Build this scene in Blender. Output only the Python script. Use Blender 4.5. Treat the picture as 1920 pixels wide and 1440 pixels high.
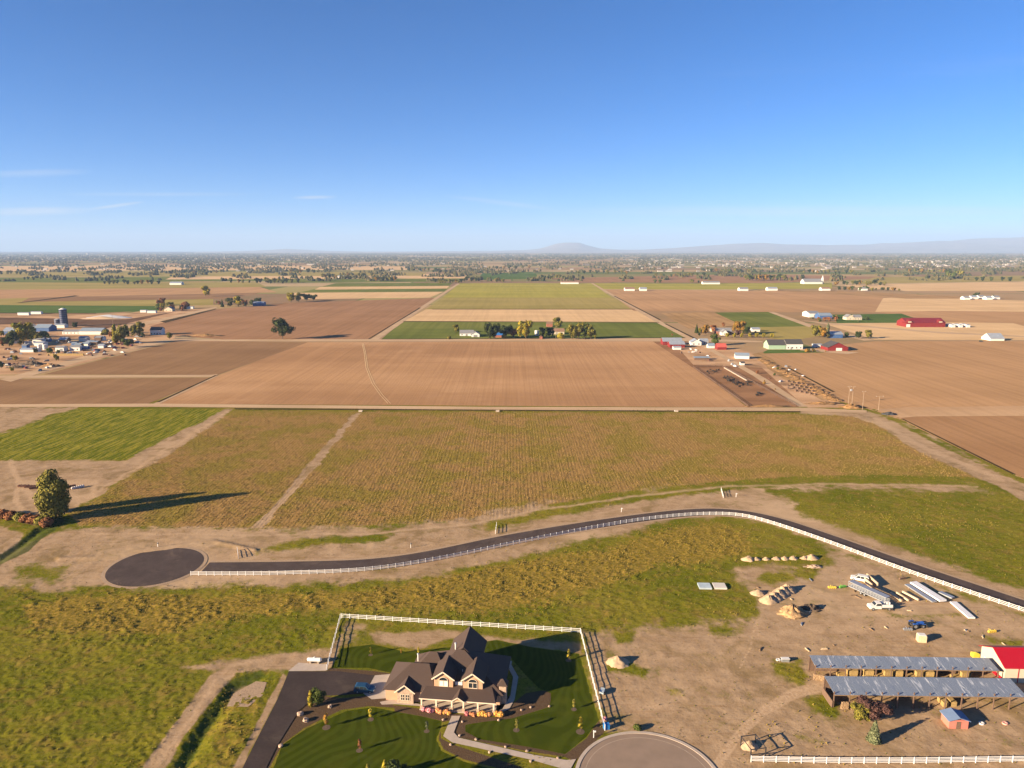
import bpy, bmesh, math, random
import numpy as np
from mathutils import Vector, Matrix
ORD = ['first', 'second', 'third', 'fourth', 'fifth', 'sixth', 'seventh', 'eighth', 'ninth', 'tenth']
random.seed(7); np.ORD = ['first', 'second', 'third', 'fourth', 'fifth', 'sixth', 'seventh', 'eighth', 'ninth', 'tenth']
random.seed(7)
R = math.radians
for o in list(bpy.data.objects): bpy.data.objects.remove(o)
SC = bpy.context.scene; COL = SC.collection
# ------------------------------------------------------------------ camera
F = 1333.0; CH = 100.0; PITCH = R(10.7); cp, sp = math.cos(PITCH), math.sin(PITCH)
cam = bpy.data.cameras.new('camera'); camo = bpy.data.objects.new('camera', cam); COL.objects.link(camo)
camo.location = (0, 0, CH); camo.rotation_euler = (math.pi/2 - PITCH, 0, 0)
cam.sensor_width = 36.0; cam.lens = 36.0*F/1920.0; cam.clip_start = 1.0; cam.clip_end = 120000.0
SC.camera = camo
# ------------------------------------------------------------------ light
SUN_EL = R(16.0); SUN_TRAVEL = R(26.0)      # light travels towards +x, a little +y
wd = bpy.data.worlds.new('World'); SC.world = wd; wd.use_nodes = True
def world_nodes():
    nt = wd.node_tree; nt.nodes.clear(); N = nt.nodes.new; K = nt.links.new
    out = N('ShaderNodeOutputWorld'); bg = N('ShaderNodeBackground'); bg.inputs['Strength'].default_value = 0.05
    sky = N('ShaderNodeTexSky'); sky.sky_type = 'NISHITA'; sky.sun_disc = False
    sky.sun_elevation = SUN_EL
    # direction towards the sun, compass style (rotation 0 = +y, clockwise)
    dx, dy = -math.cos(SUN_TRAVEL), -math.sin(SUN_TRAVEL)
    sky.sun_rotation = math.atan2(dx, dy)
    sky.altitude = 2500; sky.air_density = 0.85; sky.dust_density = 0.0; sky.ozone_density = 5.0
    # faint cirrus streaks high up, on a plane seen in perspective
    tc = N('ShaderNodeTexCoord'); sep = N('ShaderNodeSeparateXYZ'); K(tc.outputs['Generated'], sep.inputs[0])
    mz = N('ShaderNodeMath'); mz.operation = 'MAXIMUM'; K(sep.outputs['Z'], mz.inputs[0]); mz.inputs[1].default_value = 0.02
    dv = N('ShaderNodeVectorMath'); dv.operation = 'DIVIDE'; cmb = N('ShaderNodeCombineXYZ')
    for i in 'XYZ': K(mz.outputs[0], cmb.inputs[i])
    K(tc.outputs['Generated'], dv.inputs[0]); K(cmb.outputs[0], dv.inputs[1])
    mp = N('ShaderNodeMapping'); mp.inputs['Scale'].default_value = (0.16, 0.55, 0.0); mp.inputs['Rotation'].default_value = (0, 0, R(14)); mp.inputs['Location'].default_value = (3.1, 1.9, 0)
    K(dv.outputs[0], mp.inputs[0])
    nz = N('ShaderNodeTexNoise'); nz.inputs['Scale'].default_value = 1.1; nz.inputs['Detail'].default_value = 7; nz.inputs['Roughness'].default_value = 0.55; nz.inputs['Distortion'].default_value = 0.5
    K(mp.outputs[0], nz.inputs['Vector'])
    cr = N('ShaderNodeMapRange'); cr.inputs[1].default_value = 0.60; cr.inputs[2].default_value = 0.86; cr.inputs[3].default_value = 0.0; cr.inputs[4].default_value = 0.12; cr.interpolation_type = 'SMOOTHSTEP'
    K(nz.outputs['Fac'], cr.inputs[0])
    mx = N('ShaderNodeMix'); mx.data_type = 'RGBA'; K(cr.outputs[0], mx.inputs['Factor']); K(sky.outputs[0], mx.inputs['A']); mx.inputs['B'].default_value = (6.5, 6.7, 7.2, 1)
    hs = N('ShaderNodeHueSaturation'); hs.inputs['Saturation'].default_value = 1.15; hs.inputs['Value'].default_value = .95; K(mx.outputs['Result'], hs.inputs['Color'])
    wb = N('ShaderNodeMix'); wb.data_type = 'RGBA'; wb.blend_type = 'MULTIPLY'; wb.inputs['Factor'].default_value = 1; K(hs.outputs[0], wb.inputs['A']); wb.inputs['B'].default_value = (1.03, .955, 1.02, 1)
    # thin cirrus wisps, each at its own bearing and height
    def M(op, a, b):
        n = N('ShaderNodeMath'); n.operation = op
        for i, v in enumerate((a, b)):
            if isinstance(v, (int, float)): n.inputs[i].default_value = v
            else: K(v, n.inputs[i])
        return n.outputs[0]
    yy = M('MAXIMUM', sep.outputs['Y'], .01); az = M('DIVIDE', sep.outputs['X'], yy); el = M('DIVIDE', sep.outputs['Z'], yy); tot = None
    cv = N('ShaderNodeCombineXYZ'); K(M('MULTIPLY', az, 9.0), cv.inputs[0]); K(M('MULTIPLY', el, 90.0), cv.inputs[1])
    wz = N('ShaderNodeTexNoise'); wz.inputs['Scale'].default_value = 1.0; wz.inputs['Detail'].default_value = 5; wz.inputs['Roughness'].default_value = .6; K(cv.outputs[0], wz.inputs['Vector'])
    for wx, wy, hw, hh, sl, st in [(60, 396, 130, 9, -.02, .8), (215, 386, 60, 3.5, -.13, .9), (590, 370, 45, 3.5, -.02, .8), (940, 380, 110, 5, .12, .45), (60, 325, 120, 8, -.03, .35), (1550, 396, 520, 12, 0, .45), (300, 364, 200, 4, .0, .35)]:
        a = (wx-960)/F; b = (720-wy)/F; y0 = cp+b*sp; a0 = a/y0; e0 = (-sp+b*cp)/y0
        da = M('SUBTRACT', az, a0); de = M('ADD', M('SUBTRACT', el, e0), M('MULTIPLY', da, sl)); q = M('ADD', M('POWER', M('ABSOLUTE', M('DIVIDE', da, hw/F), 0), 2), M('POWER', M('ABSOLUTE', M('DIVIDE', de, hh/F), 0), 2))
        k = M('MULTIPLY', M('MAXIMUM', M('SUBTRACT', 1.0, q), 0), st); tot = k if tot is None else M('MAXIMUM', tot, k)
    fac = M('MINIMUM', M('MULTIPLY', tot, M('MULTIPLY', wz.outputs['Fac'], 1.1)), 1)
    cm = N('ShaderNodeMix'); cm.data_type = 'RGBA'; K(fac, cm.inputs['Factor']); K(wb.outputs['Result'], cm.inputs['A']); cm.inputs['B'].default_value = (4.6, 4.7, 4.9, 1)
    K(cm.outputs['Result'], bg.inputs['Color']); K(bg.outputs[0], out.inputs[0])
world_nodes()
sl = bpy.data.lights.new('sun', 'SUN'); sl.energy = 5.0; sl.angle = R(0.5); sl.color = (1.0, 0.79, 0.53)
so = bpy.data.objects.new('sun', sl); COL.objects.link(so)
so.rotation_euler = Vector((math.cos(SUN_TRAVEL)*math.cos(SUN_EL), math.sin(SUN_TRAVEL)*math.cos(SUN_EL), -math.sin(SUN_EL))).to_track_quat('-Z', 'Y').to_euler()
SC.view_settings.view_transform = 'Standard'; SC.view_settings.look = 'None'
SC.view_settings.exposure = 1.88; SC.view_settings.gamma = 1.0; SC.view_settings.use_curve_mapping = False
# ------------------------------------------------------------------ pixel helpers (photo pixels -> directions -> ground)
def G(px, py, z=0.0):
    a = (px-960)/F; b = -(py-720)/F
    t = (z-CH)/(-sp+b*cp)
    return (a*t, (cp+b*sp)*t)
def G3(px, py, z=0.0, zo=None):
    x, y = G(px, py, z); return Vector((x, y, z if zo is None else zo))
# ------------------------------------------------------------------ materials
MATS = {}
def mat(name, col, rough=0.8, metal=0.0, var=0.0, scale=1.0, col2=None, bump=0.0, spec=0.3, coord='Object', detail=4):
    if name in MATS: return MATS[name]
    m = bpy.data.materials.new(name); m.use_nodes = True; nt = m.node_tree; b = nt.nodes['Principled BSDF']
    b.inputs['Roughness'].default_value = rough; b.inputs['Metallic'].default_value = metal
    b.inputs['Specular IOR Level'].default_value = spec
    c2 = col2 if col2 else tuple(max(0, c*(1-var)) for c in col)
    if var > 0 or col2:
        tc = nt.nodes.new('ShaderNodeTexCoord'); nz = nt.nodes.new('ShaderNodeTexNoise')
        nz.inputs['Scale'].default_value = scale; nz.inputs['Detail'].default_value = detail
        nt.links.new(tc.outputs[coord], nz.inputs['Vector'])
        mr = nt.nodes.new('ShaderNodeMapRange'); mr.inputs[1].default_value = 0.3; mr.inputs[2].default_value = 0.7
        nt.links.new(nz.outputs['Fac'], mr.inputs[0])
        mx = nt.nodes.new('ShaderNodeMix'); mx.data_type = 'RGBA'
        nt.links.new(mr.outputs[0], mx.inputs['Factor']); mx.inputs['A'].default_value = (*c2, 1); mx.inputs['B'].default_value = (*col, 1)
        nt.links.new(mx.outputs['Result'], b.inputs['Base Color'])
        if bump > 0:
            bp = nt.nodes.new('ShaderNodeBump'); bp.inputs['Strength'].default_value = bump; bp.inputs['Distance'].default_value = 0.1
            nt.links.new(nz.outputs['Fac'], bp.inputs['Height']); nt.links.new(bp.outputs[0], b.inputs['Normal'])
    else:
        b.inputs['Base Color'].default_value = (*col, 1)
    MATS[name] = m; return m

class NT:                                   # tiny node-graph helper
    def __init__(s, m): s.nt = m.node_tree; s.N = s.nt.nodes.new; s.K = s.nt.links.new
    def noise(s, vec, scale, detail=4, rough=0.5, dist=0.0):
        n = s.N('ShaderNodeTexNoise'); n.inputs['Scale'].default_value = scale; n.inputs['Detail'].default_value = detail
        n.inputs['Roughness'].default_value = rough; n.inputs['Distortion'].default_value = dist; s.K(vec, n.inputs['Vector']); return n.outputs['Fac']
    def ramp(s, v, a, b, lo=0.0, hi=1.0, smooth=True):
        n = s.N('ShaderNodeMapRange'); n.inputs[1].default_value = a; n.inputs[2].default_value = b; n.inputs[3].default_value = lo; n.inputs[4].default_value = hi
        if smooth: n.interpolation_type = 'SMOOTHSTEP'
        s.K(v, n.inputs[0]); return n.outputs[0]
    def math(s, op, a, b=None):
        n = s.N('ShaderNodeMath'); n.operation = op
        for i, v in enumerate((a, b)):
            if v is None: continue
            if isinstance(v, (int, float)): n.inputs[i].default_value = v
            else: s.K(v, n.inputs[i])
        return n.outputs[0]
    def mix(s, f, a, b):
        n = s.N('ShaderNodeMix'); n.data_type = 'RGBA'
        for nm, v in (('Factor', f), ('A', a), ('B', b)):
            if isinstance(v, (int, float)): n.inputs[nm].default_value = v
            elif isinstance(v, tuple): n.inputs[nm].default_value = (*v, 1)
            else: s.K(v, n.inputs[nm])
        return n.outputs['Result']
    def mapping(s, vec, scale=(1, 1, 1), rot=0.0, loc=(0, 0, 0)):
        n = s.N('ShaderNodeMapping'); n.inputs['Scale'].default_value = scale; n.inputs['Rotation'].default_value = (0, 0, rot); n.inputs['Location'].default_value = loc
        s.K(vec, n.inputs[0]); return n.outputs[0]
    def wave(s, vec, scale, dist=0.0, dscale=1.0, detail=1):
        n = s.N('ShaderNodeTexWave'); n.inputs['Scale'].default_value = scale; n.inputs['Distortion'].default_value = dist
        n.inputs['Detail Scale'].default_value = dscale; n.inputs['Detail'].default_value = detail; n.bands_direction = 'X'; s.K(vec, n.inputs['Vector']); return n.outputs['Fac']

def obj(name, verts, faces, m, parent=None, loc=None, rotz=0.0, smooth=False):
    me = bpy.data.meshes.new(name); me.from_pydata([tuple(v) for v in verts], [], faces); me.update()
    return link(name, me, m, parent, loc, rotz, smooth)
def link(name, me, m, parent=None, loc=None, rotz=0.0, smooth=False):
    o = bpy.data.objects.new(name, me); COL.objects.link(o)
    if m is not None and not me.materials: me.materials.append(m)
    if smooth:
        me.polygons.foreach_set('use_smooth', np.ones(len(me.polygons), dtype=bool))
    if parent: o.parent = parent
    if loc is not None: o.location = loc
    o.rotation_euler = (0, 0, rotz); return o
def tag(o, label=None, cat=None, group=None, kind=None):
    if label: o['label'] = label
    if cat: o['category'] = cat
    if group: o['group'] = group
    if kind: o['kind'] = kind
    return o
def empty(name, loc, rotz=0.0, label=None, cat=None, group=None):
    o = bpy.data.objects.new(name, None); COL.objects.link(o); o.location = loc; o.rotation_euler = (0, 0, rotz)
    return tag(o, label, cat, group)
# ------------------------------------------------------------------ ground: masks painted from outlines (photo pixels), relief as geometry
NR = np.random.RandomState(3); LAT = NR.rand(256, 256)
def vnoise(x, y):
    xi = np.floor(x).astype(int); yi = np.floor(y).astype(int); fx = x-xi; fy = y-yi
    fx = fx*fx*(3-2*fx); fy = fy*fy*(3-2*fy); g = lambda a, b: LAT[a & 255, b & 255]
    return (g(xi, yi)*(1-fx)+g(xi+1, yi)*fx)*(1-fy)+(g(xi, yi+1)*(1-fx)+g(xi+1, yi+1)*fx)*fy
def fbm(x, y, s, o=3):
    r = 0; a = 1; t = 0
    for i in range(o): r = r+a*vnoise(x*s+17*i, y*s+31*i); t += a; a *= .5; s *= 2.03
    return r/t
def polymask(px, py, poly, soft):
    P = np.array(poly, float); out = np.zeros(px.shape)
    x0, y0 = P.min(0)-soft*1.5; x1, y1 = P.max(0)+soft*1.5
    sel = (px > x0) & (px < x1) & (py > y0) & (py < y1)
    if not sel.any(): return out
    X = px[sel]; Y = py[sel]; ins = np.zeros(X.shape, bool); D = np.full(X.shape, 1e9)
    for i in range(len(P)):
        ax, ay = P[i-1]; bx, by = P[i]
        c = ((ay > Y) != (by > Y)); 
        with np.errstate(divide='ignore', invalid='ignore'):
            xs = (bx-ax)*(Y-ay)/(by-ay if by != ay else 1e-9)+ax
        ins ^= c & (X < xs)
        dx, dy = bx-ax, by-ay; t = np.clip(((X-ax)*dx+(Y-ay)*dy)/(dx*dx+dy*dy+1e-9), 0, 1)
        D = np.minimum(D, np.hypot(X-ax-t*dx, Y-ay-t*dy))
    s = np.where(ins, D, -D); out[sel] = np.clip(s/soft*.5+.5, 0, 1); return out
def linemask(px, py, pts, w, soft):
    D = np.full(px.shape, 1e9)
    for (ax, ay), (bx, by) in zip(pts[:-1], pts[1:]):
        dx, dy = bx-ax, by-ay; t = np.clip(((px-ax)*dx+(py-ay)*dy)/(dx*dx+dy*dy+1e-9), 0, 1)
        D = np.minimum(D, np.hypot(px-ax-t*dx, py-ay-t*dy))
    return np.clip((w-D)/soft+.5, 0, 1)

DIRT = [
 ([(130,985),(480,990),(560,985),(700,987),(880,968),(1000,942),(1180,922),(1330,907),(1400,905),(1560,906),(1830,912),(1870,925),(1560,917),(1440,920),(1480,935),(1500,945),(1490,955),(1540,975),(1640,1010),(1780,1058),(2000,1130),(2000,1185),(1700,1083),(1540,1020),(1450,985),(1370,968),(1290,974),(1180,997),(1050,1030),(900,1063),(760,1088),(640,1097),(420,1100),(330,1106),(200,1108),(60,1114),(-60,1100),(-60,1060),(60,1012)], 12, .82),
 ([(1500,764),(1620,769),(1665,785),(1765,838),(1885,893),(2000,940),(2000,985),(1870,912),(1825,893),(1725,848),(1640,795),(1600,781),(1500,775)], 4, 1.0),
 ([(425,767),(441,767),(332,842),(218,907),(168,942),(128,950),(188,890),(298,830)], 4, 1.0),
 ([(667,773),(677,774),(606,858),(536,940),(495,990),(468,992),(506,958),(570,878),(628,815)], 4, 1.0),
 ([(-80,864),(252,864),(165,936),(122,965),(60,985),(0,965),(-80,990)], 4, 1.0),
 ([(-60,763),(145,763),(40,800),(-60,830)], 5, .9),
 ([(-60,985),(0,985),(45,1000),(30,1030),(-60,1080)], 6, .9),
 ([(1092,1188),(1200,1168),(1330,1166),(1420,1160),(1415,1130),(1385,1090),(1370,1065),(1400,1055),(1480,1060),(1530,1065),(1560,1050),(1540,1020),(1640,1050),(2000,1178),(2000,1500),(1330,1500),(1230,1400),(1130,1372),(1108,1280)], 22, .80),
 ([(560,1222),(562,1250),(442,1262),(412,1292),(352,1372),(300,1460),(252,1460),(320,1370),(392,1268),(432,1240)], 6, 1.0),
 ([(330,1250),(430,1235),(560,1222),(615,1215),(645,1188),(628,1257),(540,1264),(500,1262),(470,1250),(400,1262)], 9, .85),
 ([(690,1186),(860,1180),(930,1196),(1092,1203),(1088,1226),(960,1216),(860,1196),(790,1216),(700,1206)], 8, .85),
 ([(645,1160),(700,1165),(690,1200),(640,1215)], 8, .5),
 ([(430,1285),(490,1270),(500,1290),(460,1325),(425,1325)], 6, .9),
 ([(455,1440),(480,1390),(525,1300),(540,1268),(532,1262),(510,1300),(465,1390),(430,1460),(445,1460)], 4, .9),
 ([(1330,1440),(1400,1360),(1480,1290),(1530,1285),(1540,1300),(1470,1310),(1420,1365),(1370,1430)], 5, 1.0),
 ([(1660,780),(1700,800),(1900,905),(1900,896),(1720,800)], 4, .5),
]
NODIRT = [  # green growing over the bare soil
 ([(890,988),(960,972),(1050,946),(1130,931),(1300,913),(1480,897),(1700,893),(1700,901),(1480,906),(1300,926),(1130,951),(1000,977),(930,992)], 7, .95),
 ([(560,1012),(650,1005),(740,1002),(720,1016),(620,1022),(480,1040),(480,1032)], 6, .7),
 ([(1435,1072),(1530,1068),(1520,1086),(1450,1096),(1420,1086)], 8, .8),
 ([(1450,1240),(1500,1236),(1520,1270),(1500,1290),(1450,1262)], 10, .75),
 ([(1150,1180),(1190,1185),(1185,1205),(1160,1205)], 8, .8), ([(1140,1230),(1215,1255),(1210,1270),(1140,1258)], 8, .7),
 ([(1330,1175),(1400,1170),(1395,1190),(1330,1195)], 10, .5), ([(1250,1290),(1285,1290),(1280,1305),(1255,1305)], 6, .7),
 ([(1505,1310),(1560,1300),(1570,1340),(1520,1330)], 9, .7), ([(1480,1370),(1560,1390),(1540,1400),(1490,1390)], 9, .5),
 ([(30,1062),(120,1058),(110,1085),(30,1085)], 10, .5), ([(0,1105),(60,1095),(70,1125),(0,1130)], 10, .8), ([(140,1100),(240,1095),(240,1108),(150,1112)], 7, .7),
 ([(1600,1155),(1800,1150),(1800,1156),(1600,1160)], 4, .35),([(1840,1190),(1920,1200),(1920,1215),(1860,1208)], 5, .6),
 ([(420,1402),(520,1265),(500,1262),(440,1300),(400,1400)], 6, .6),
]
STUB = [([(441,770),(1620,777),(1700,818),(1838,896),(1700,890),(1480,893),(1300,908),(1130,926),(940,968),(880,975),(700,986),(490,991),(150,986),(125,962),(170,942),(300,852)], 6, 1.0)]
FGREEN = [([(145,765),(424,768),(250,862),(-60,862),(-60,832)], 3, 1.0)]
WEEDS = [([(40,1132),(200,1106),(480,1117),(700,1102),(850,1064),(1000,1042),(1130,1030),(1250,987),(1350,977),(1400,1000),(1420,1040),(1380,1050),(1250,1062),(1150,1092),(1020,1132),(900,1152),(700,1142),(480,1156),(300,1192),(60,1187)], 26, .9),
 ([(1560,960),(1700,960),(1860,985),(1860,1000),(1700,990),(1600,975)], 18, .45), ([(410,1290),(500,1270),(500,1330),(430,1440),(380,1440)], 14, .45), ([(1400,1320),(1600,1380),(1600,1420),(1430,1380)], 25, .5)]
LAWN = [([(505,1460),(530,1396),(575,1366),(650,1333),(700,1326),(740,1334),(790,1343),(828,1352),(826,1366),(818,1386),(828,1408),(870,1428),(990,1460)], 1.6, 1.0),
 ([(640,1216),(700,1208),(760,1222),(860,1212),(930,1200),(1000,1214),(1086,1226),(1096,1260),(1110,1310),(1123,1350),(1100,1381),(1060,1414),(990,1400),(900,1386),(872,1371),(872,1359),(910,1353),(960,1347),(1030,1326),(1034,1300),(1010,1290),(985,1265),(955,1230),(900,1250),(740,1263),(690,1252),(622,1252)], 1.6, 1.0)]
MULCH = [([(486,1460),(520,1395),(562,1322),(592,1303),(640,1309),(720,1301),(742,1327),(690,1324),(640,1331),(570,1365),(530,1395),(505,1440),(497,1460)], 2, 1.0),
 ([(740,1322),(850,1338),(930,1345),(985,1300),(1032,1292),(1036,1324),(960,1350),(908,1356),(874,1362),(874,1370),(905,1384),(990,1398),(1060,1412),(1065,1420),(985,1408),(850,1380),(848,1350),(830,1354),(822,1385),(832,1405),(870,1424),(980,1452),(1000,1446),(850,1396),(826,1384),(828,1352),(740,1335)], 2, 1.0),
 ([(1122,1350),(1134,1372),(1076,1430),(1056,1416),(1100,1384)], 2, 1.0), ([(620,1252),(700,1258),(740,1264),(740,1270),(612,1258)], 2, 1.0)]
DARKG = [([(-60,1055),(0,1040),(40,1012),(75,985),(110,968),(128,975),(85,1005),(50,1035),(0,1062),(-60,1080)], 5, 1.0), ([(425,1272),(490,1252),(505,1266),(436,1296),(394,1372),(340,1460),(318,1460),(376,1350)], 10, .75)]
FLAT = [([(430,1460),(540,1255),(740,1180),(1000,1190),(1095,1200),(1140,1370),(1340,1400),(1340,1500),(430,1500)], 10)]
ROADC = [(293,1062),(385,1064),(560,1062),(695,1057),(810,1041),(970,1008),(1155,978),(1290,962),(1375,962),(1455,977),(1555,1010),(1695,1060),(1920,1136),(2060,1185)]
DITCH = [(505,1258),(440,1290),(390,1360),(335,1450)]
DITCH2 = [(-40,1062),(0,1050),(40,1022),(75,995),(110,978)]

TUFT = {}
TRACKS = [([(1340,1446),(1378,1388),(1430,1332),(1488,1300),(1545,1288)], 10, 8, 1.0), ([(1420,1162),(1408,1205),(1388,1252)], 1.2, 2, 1.0), ([(1180,1350),(1250,1320),(1330,1265),(1410,1195),(1540,1180),(1700,1172),(1920,1172)], 16, 44, .65), ([(1380,1065),(1400,1090),(1430,1140),(1420,1180)], 8, 16, .6), ([(1560,1010),(1700,1080),(1920,1160)], 4, 12, .5),
 ([(150,1000),(480,1003),(700,1000),(880,984),(1000,958),(1180,932),(1360,912),(1560,908),(1830,912)], 2.5, 6, .8), ([(200,1040),(250,1020),(420,1012),(600,1035),(760,1030),(1000,985),(1180,952),(1340,936),(1460,945)], 2.5, 7, .6), ([(60,1025),(160,1005),(300,1010)], 4, 10, .6), ([(20,868),(35,900),(30,940),(60,975)], 7, 8, .8), ([(40,905),(180,905),(170,930),(60,935),(40,905)], 8, 12, .8), ([(1640,785),(1730,838),(1880,900)], 5, 6, .7), ([(545,1228),(430,1250),(400,1280),(340,1370),(285,1450)], 6, 8, .6), ([(430,770),(320,838),(210,905),(160,938)], 3, 4, .6), ([(672,775),(604,858),(536,938),(484,990)], 3, 4, .5)]
def build_ground():
    ys = [-30000, -6000, -1200, -200, 30]; y = 62.0
    while y < 462: ys.append(y); y += 0.30+max(0, (y-120))*0.0028
    while y < 44000: ys.append(y); y *= 1.06
    ys.append(44000); ys = np.array(ys)
    us = np.linspace(-1.12, 1.12, 820)
    w = np.maximum(70+0.86*ys, 130)*0.92
    X = us[None, :]*w[:, None]
    ext = np.array([40, 200, 1200, 8000, 30000.])
    X = np.concatenate([X[:, :1]-ext[::-1][None, :], X, X[:, -1:]+ext[None, :]], 1)
    X = np.clip(X, -44000, 44000)
    Y = np.repeat(ys[:, None], X.shape[1], 1)
    near = (Y > 60) & (Y < 470)
    f = Y*cp+CH*sp; u = Y*sp-CH*cp
    fs = np.where(near, f, 1e9)
    px = np.where(near, 960+F*X/fs, -9999); py = np.where(near, 720-F*u/fs, -9999)
    wob = (fbm(X, Y, .12, 3)-.5)*10
    pxw = px+wob; pyw = py+wob*.35
    def comp(L, w=True):
        r = np.zeros(px.shape)
        for p, s, v in L: r = np.maximum(r, polymask(pxw if w else px, pyw if w else py, p, s)*v)
        return r
    dirt = comp(DIRT); nod = comp(NODIRT); dirt = dirt*(1-nod)
    stub = comp(STUB); fg = comp(FGREEN, False); weeds = comp(WEEDS)*(1-dirt*.8)
    lawn = comp(LAWN, False); mul = comp(MULCH, False)*(1-lawn); dg = comp(DARKG)
    flat = np.maximum.reduce([polymask(px, py, p, s) for p, s in FLAT])
    road = linemask(px, py, ROADC, 22, 10)
    for a in (dirt, weeds, stub): a *= (1-lawn)*(1-mul)
    rfield = polymask(px, py, [(1480,740),(1640,762),(1690,786),(1905,890),(2400,1100),(2400,700),(1480,700)], 6)
    track = np.zeros(px.shape)
    for ln, w_, s_, v_ in TRACKS: track = np.maximum(track, linemask(pxw, pyw, ln, w_, s_)*v_)
    track *= (1-lawn)*(1-mul)*near
    calm = (1-flat)*(1-road)*(1-.8*track)*(1-rfield)
    n1 = fbm(X, Y, 1.15, 2); n2 = fbm(X, Y, .25, 3); n3 = fbm(X+91, Y, .035, 3)
    patch = np.clip((n2-.42)*4, 0, 1)
    Z = calm*((weeds+.25*(1-dirt)*(1-stub)*(1-fg))*patch*np.clip(n1-.35, 0, 1)*.55 + (1-dirt)*(1-stub)*.34*np.clip(n1-.3, 0, 1) + stub*.22*(fbm(X, Y*.4, .9, 2)-.5) + dirt*.10*(n2-.5))
    Z += near*calm*(.12*(fbm(X, Y, .5, 2)-.5))
    dk = linemask(px, py, DITCH, 10, 34); Z -= near*.9*dk*dk*(3-2*dk)*np.clip((1252-py)/-25, 0, 1)
    dk = linemask(px, py, DITCH2, 3, 14); Z -= near*.8*dk*dk*(3-2*dk)
    Z += near*.35*linemask(px, py, [(110,1048),(180,1046),(290,1030),(400,1015),(480,1032)], 3, 5)
    Z = np.where(near, Z, 0)
    Z *= np.clip((Y-70)/20, 0, 1)*np.clip((449-Y)/10, 0, 1)
    TUFT.update(X=X, Y=Y, Z=Z, near=near, dirt=dirt, weeds=weeds, stub=stub, fg=fg, bare=np.clip(lawn+mul+linemask(px, py, ROADC, 9, 3)+flat*polymask(px, py, [(520,1460),(545,1255),(735,1255),(860,1180),(960,1215),(1000,1300),(1000,1460)], 3), 0, 1), rf=rfield, px=px, py=py, patch=n2)
    nr, nc = X.shape
    V = np.stack([X, Y, Z], -1).reshape(-1, 3)
    i = np.arange(nr*nc).reshape(nr, nc)
    Q = np.stack([i[:-1, :-1], i[:-1, 1:], i[1:, 1:], i[1:, :-1]], -1).reshape(-1, 4)
    me = bpy.data.meshes.new('ground'); me.vertices.add(len(V)); me.vertices.foreach_set('co', V.ravel())
    me.loops.add(Q.size); me.loops.foreach_set('vertex_index', Q.ravel().astype(np.int32))
    me.polygons.add(len(Q)); me.polygons.foreach_set('loop_start', np.arange(0, Q.size, 4, dtype=np.int32)); me.polygons.foreach_set('use_smooth', np.ones(len(Q), bool))
    me.update(calc_edges=True)
    for nm, (a, b, c) in dict(cover1=(dirt, weeds, stub), cover2=(lawn, mul, fg), cover3=(dg, track, near*1.0)).items():
        at = me.attributes.new(nm, 'FLOAT_COLOR', 'POINT')
        at.data.foreach_set('color', np.stack([a, b, c, np.ones(a.shape)], -1).ravel().astype(np.float32))
    return link('ground', me, ground_mat())
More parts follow.
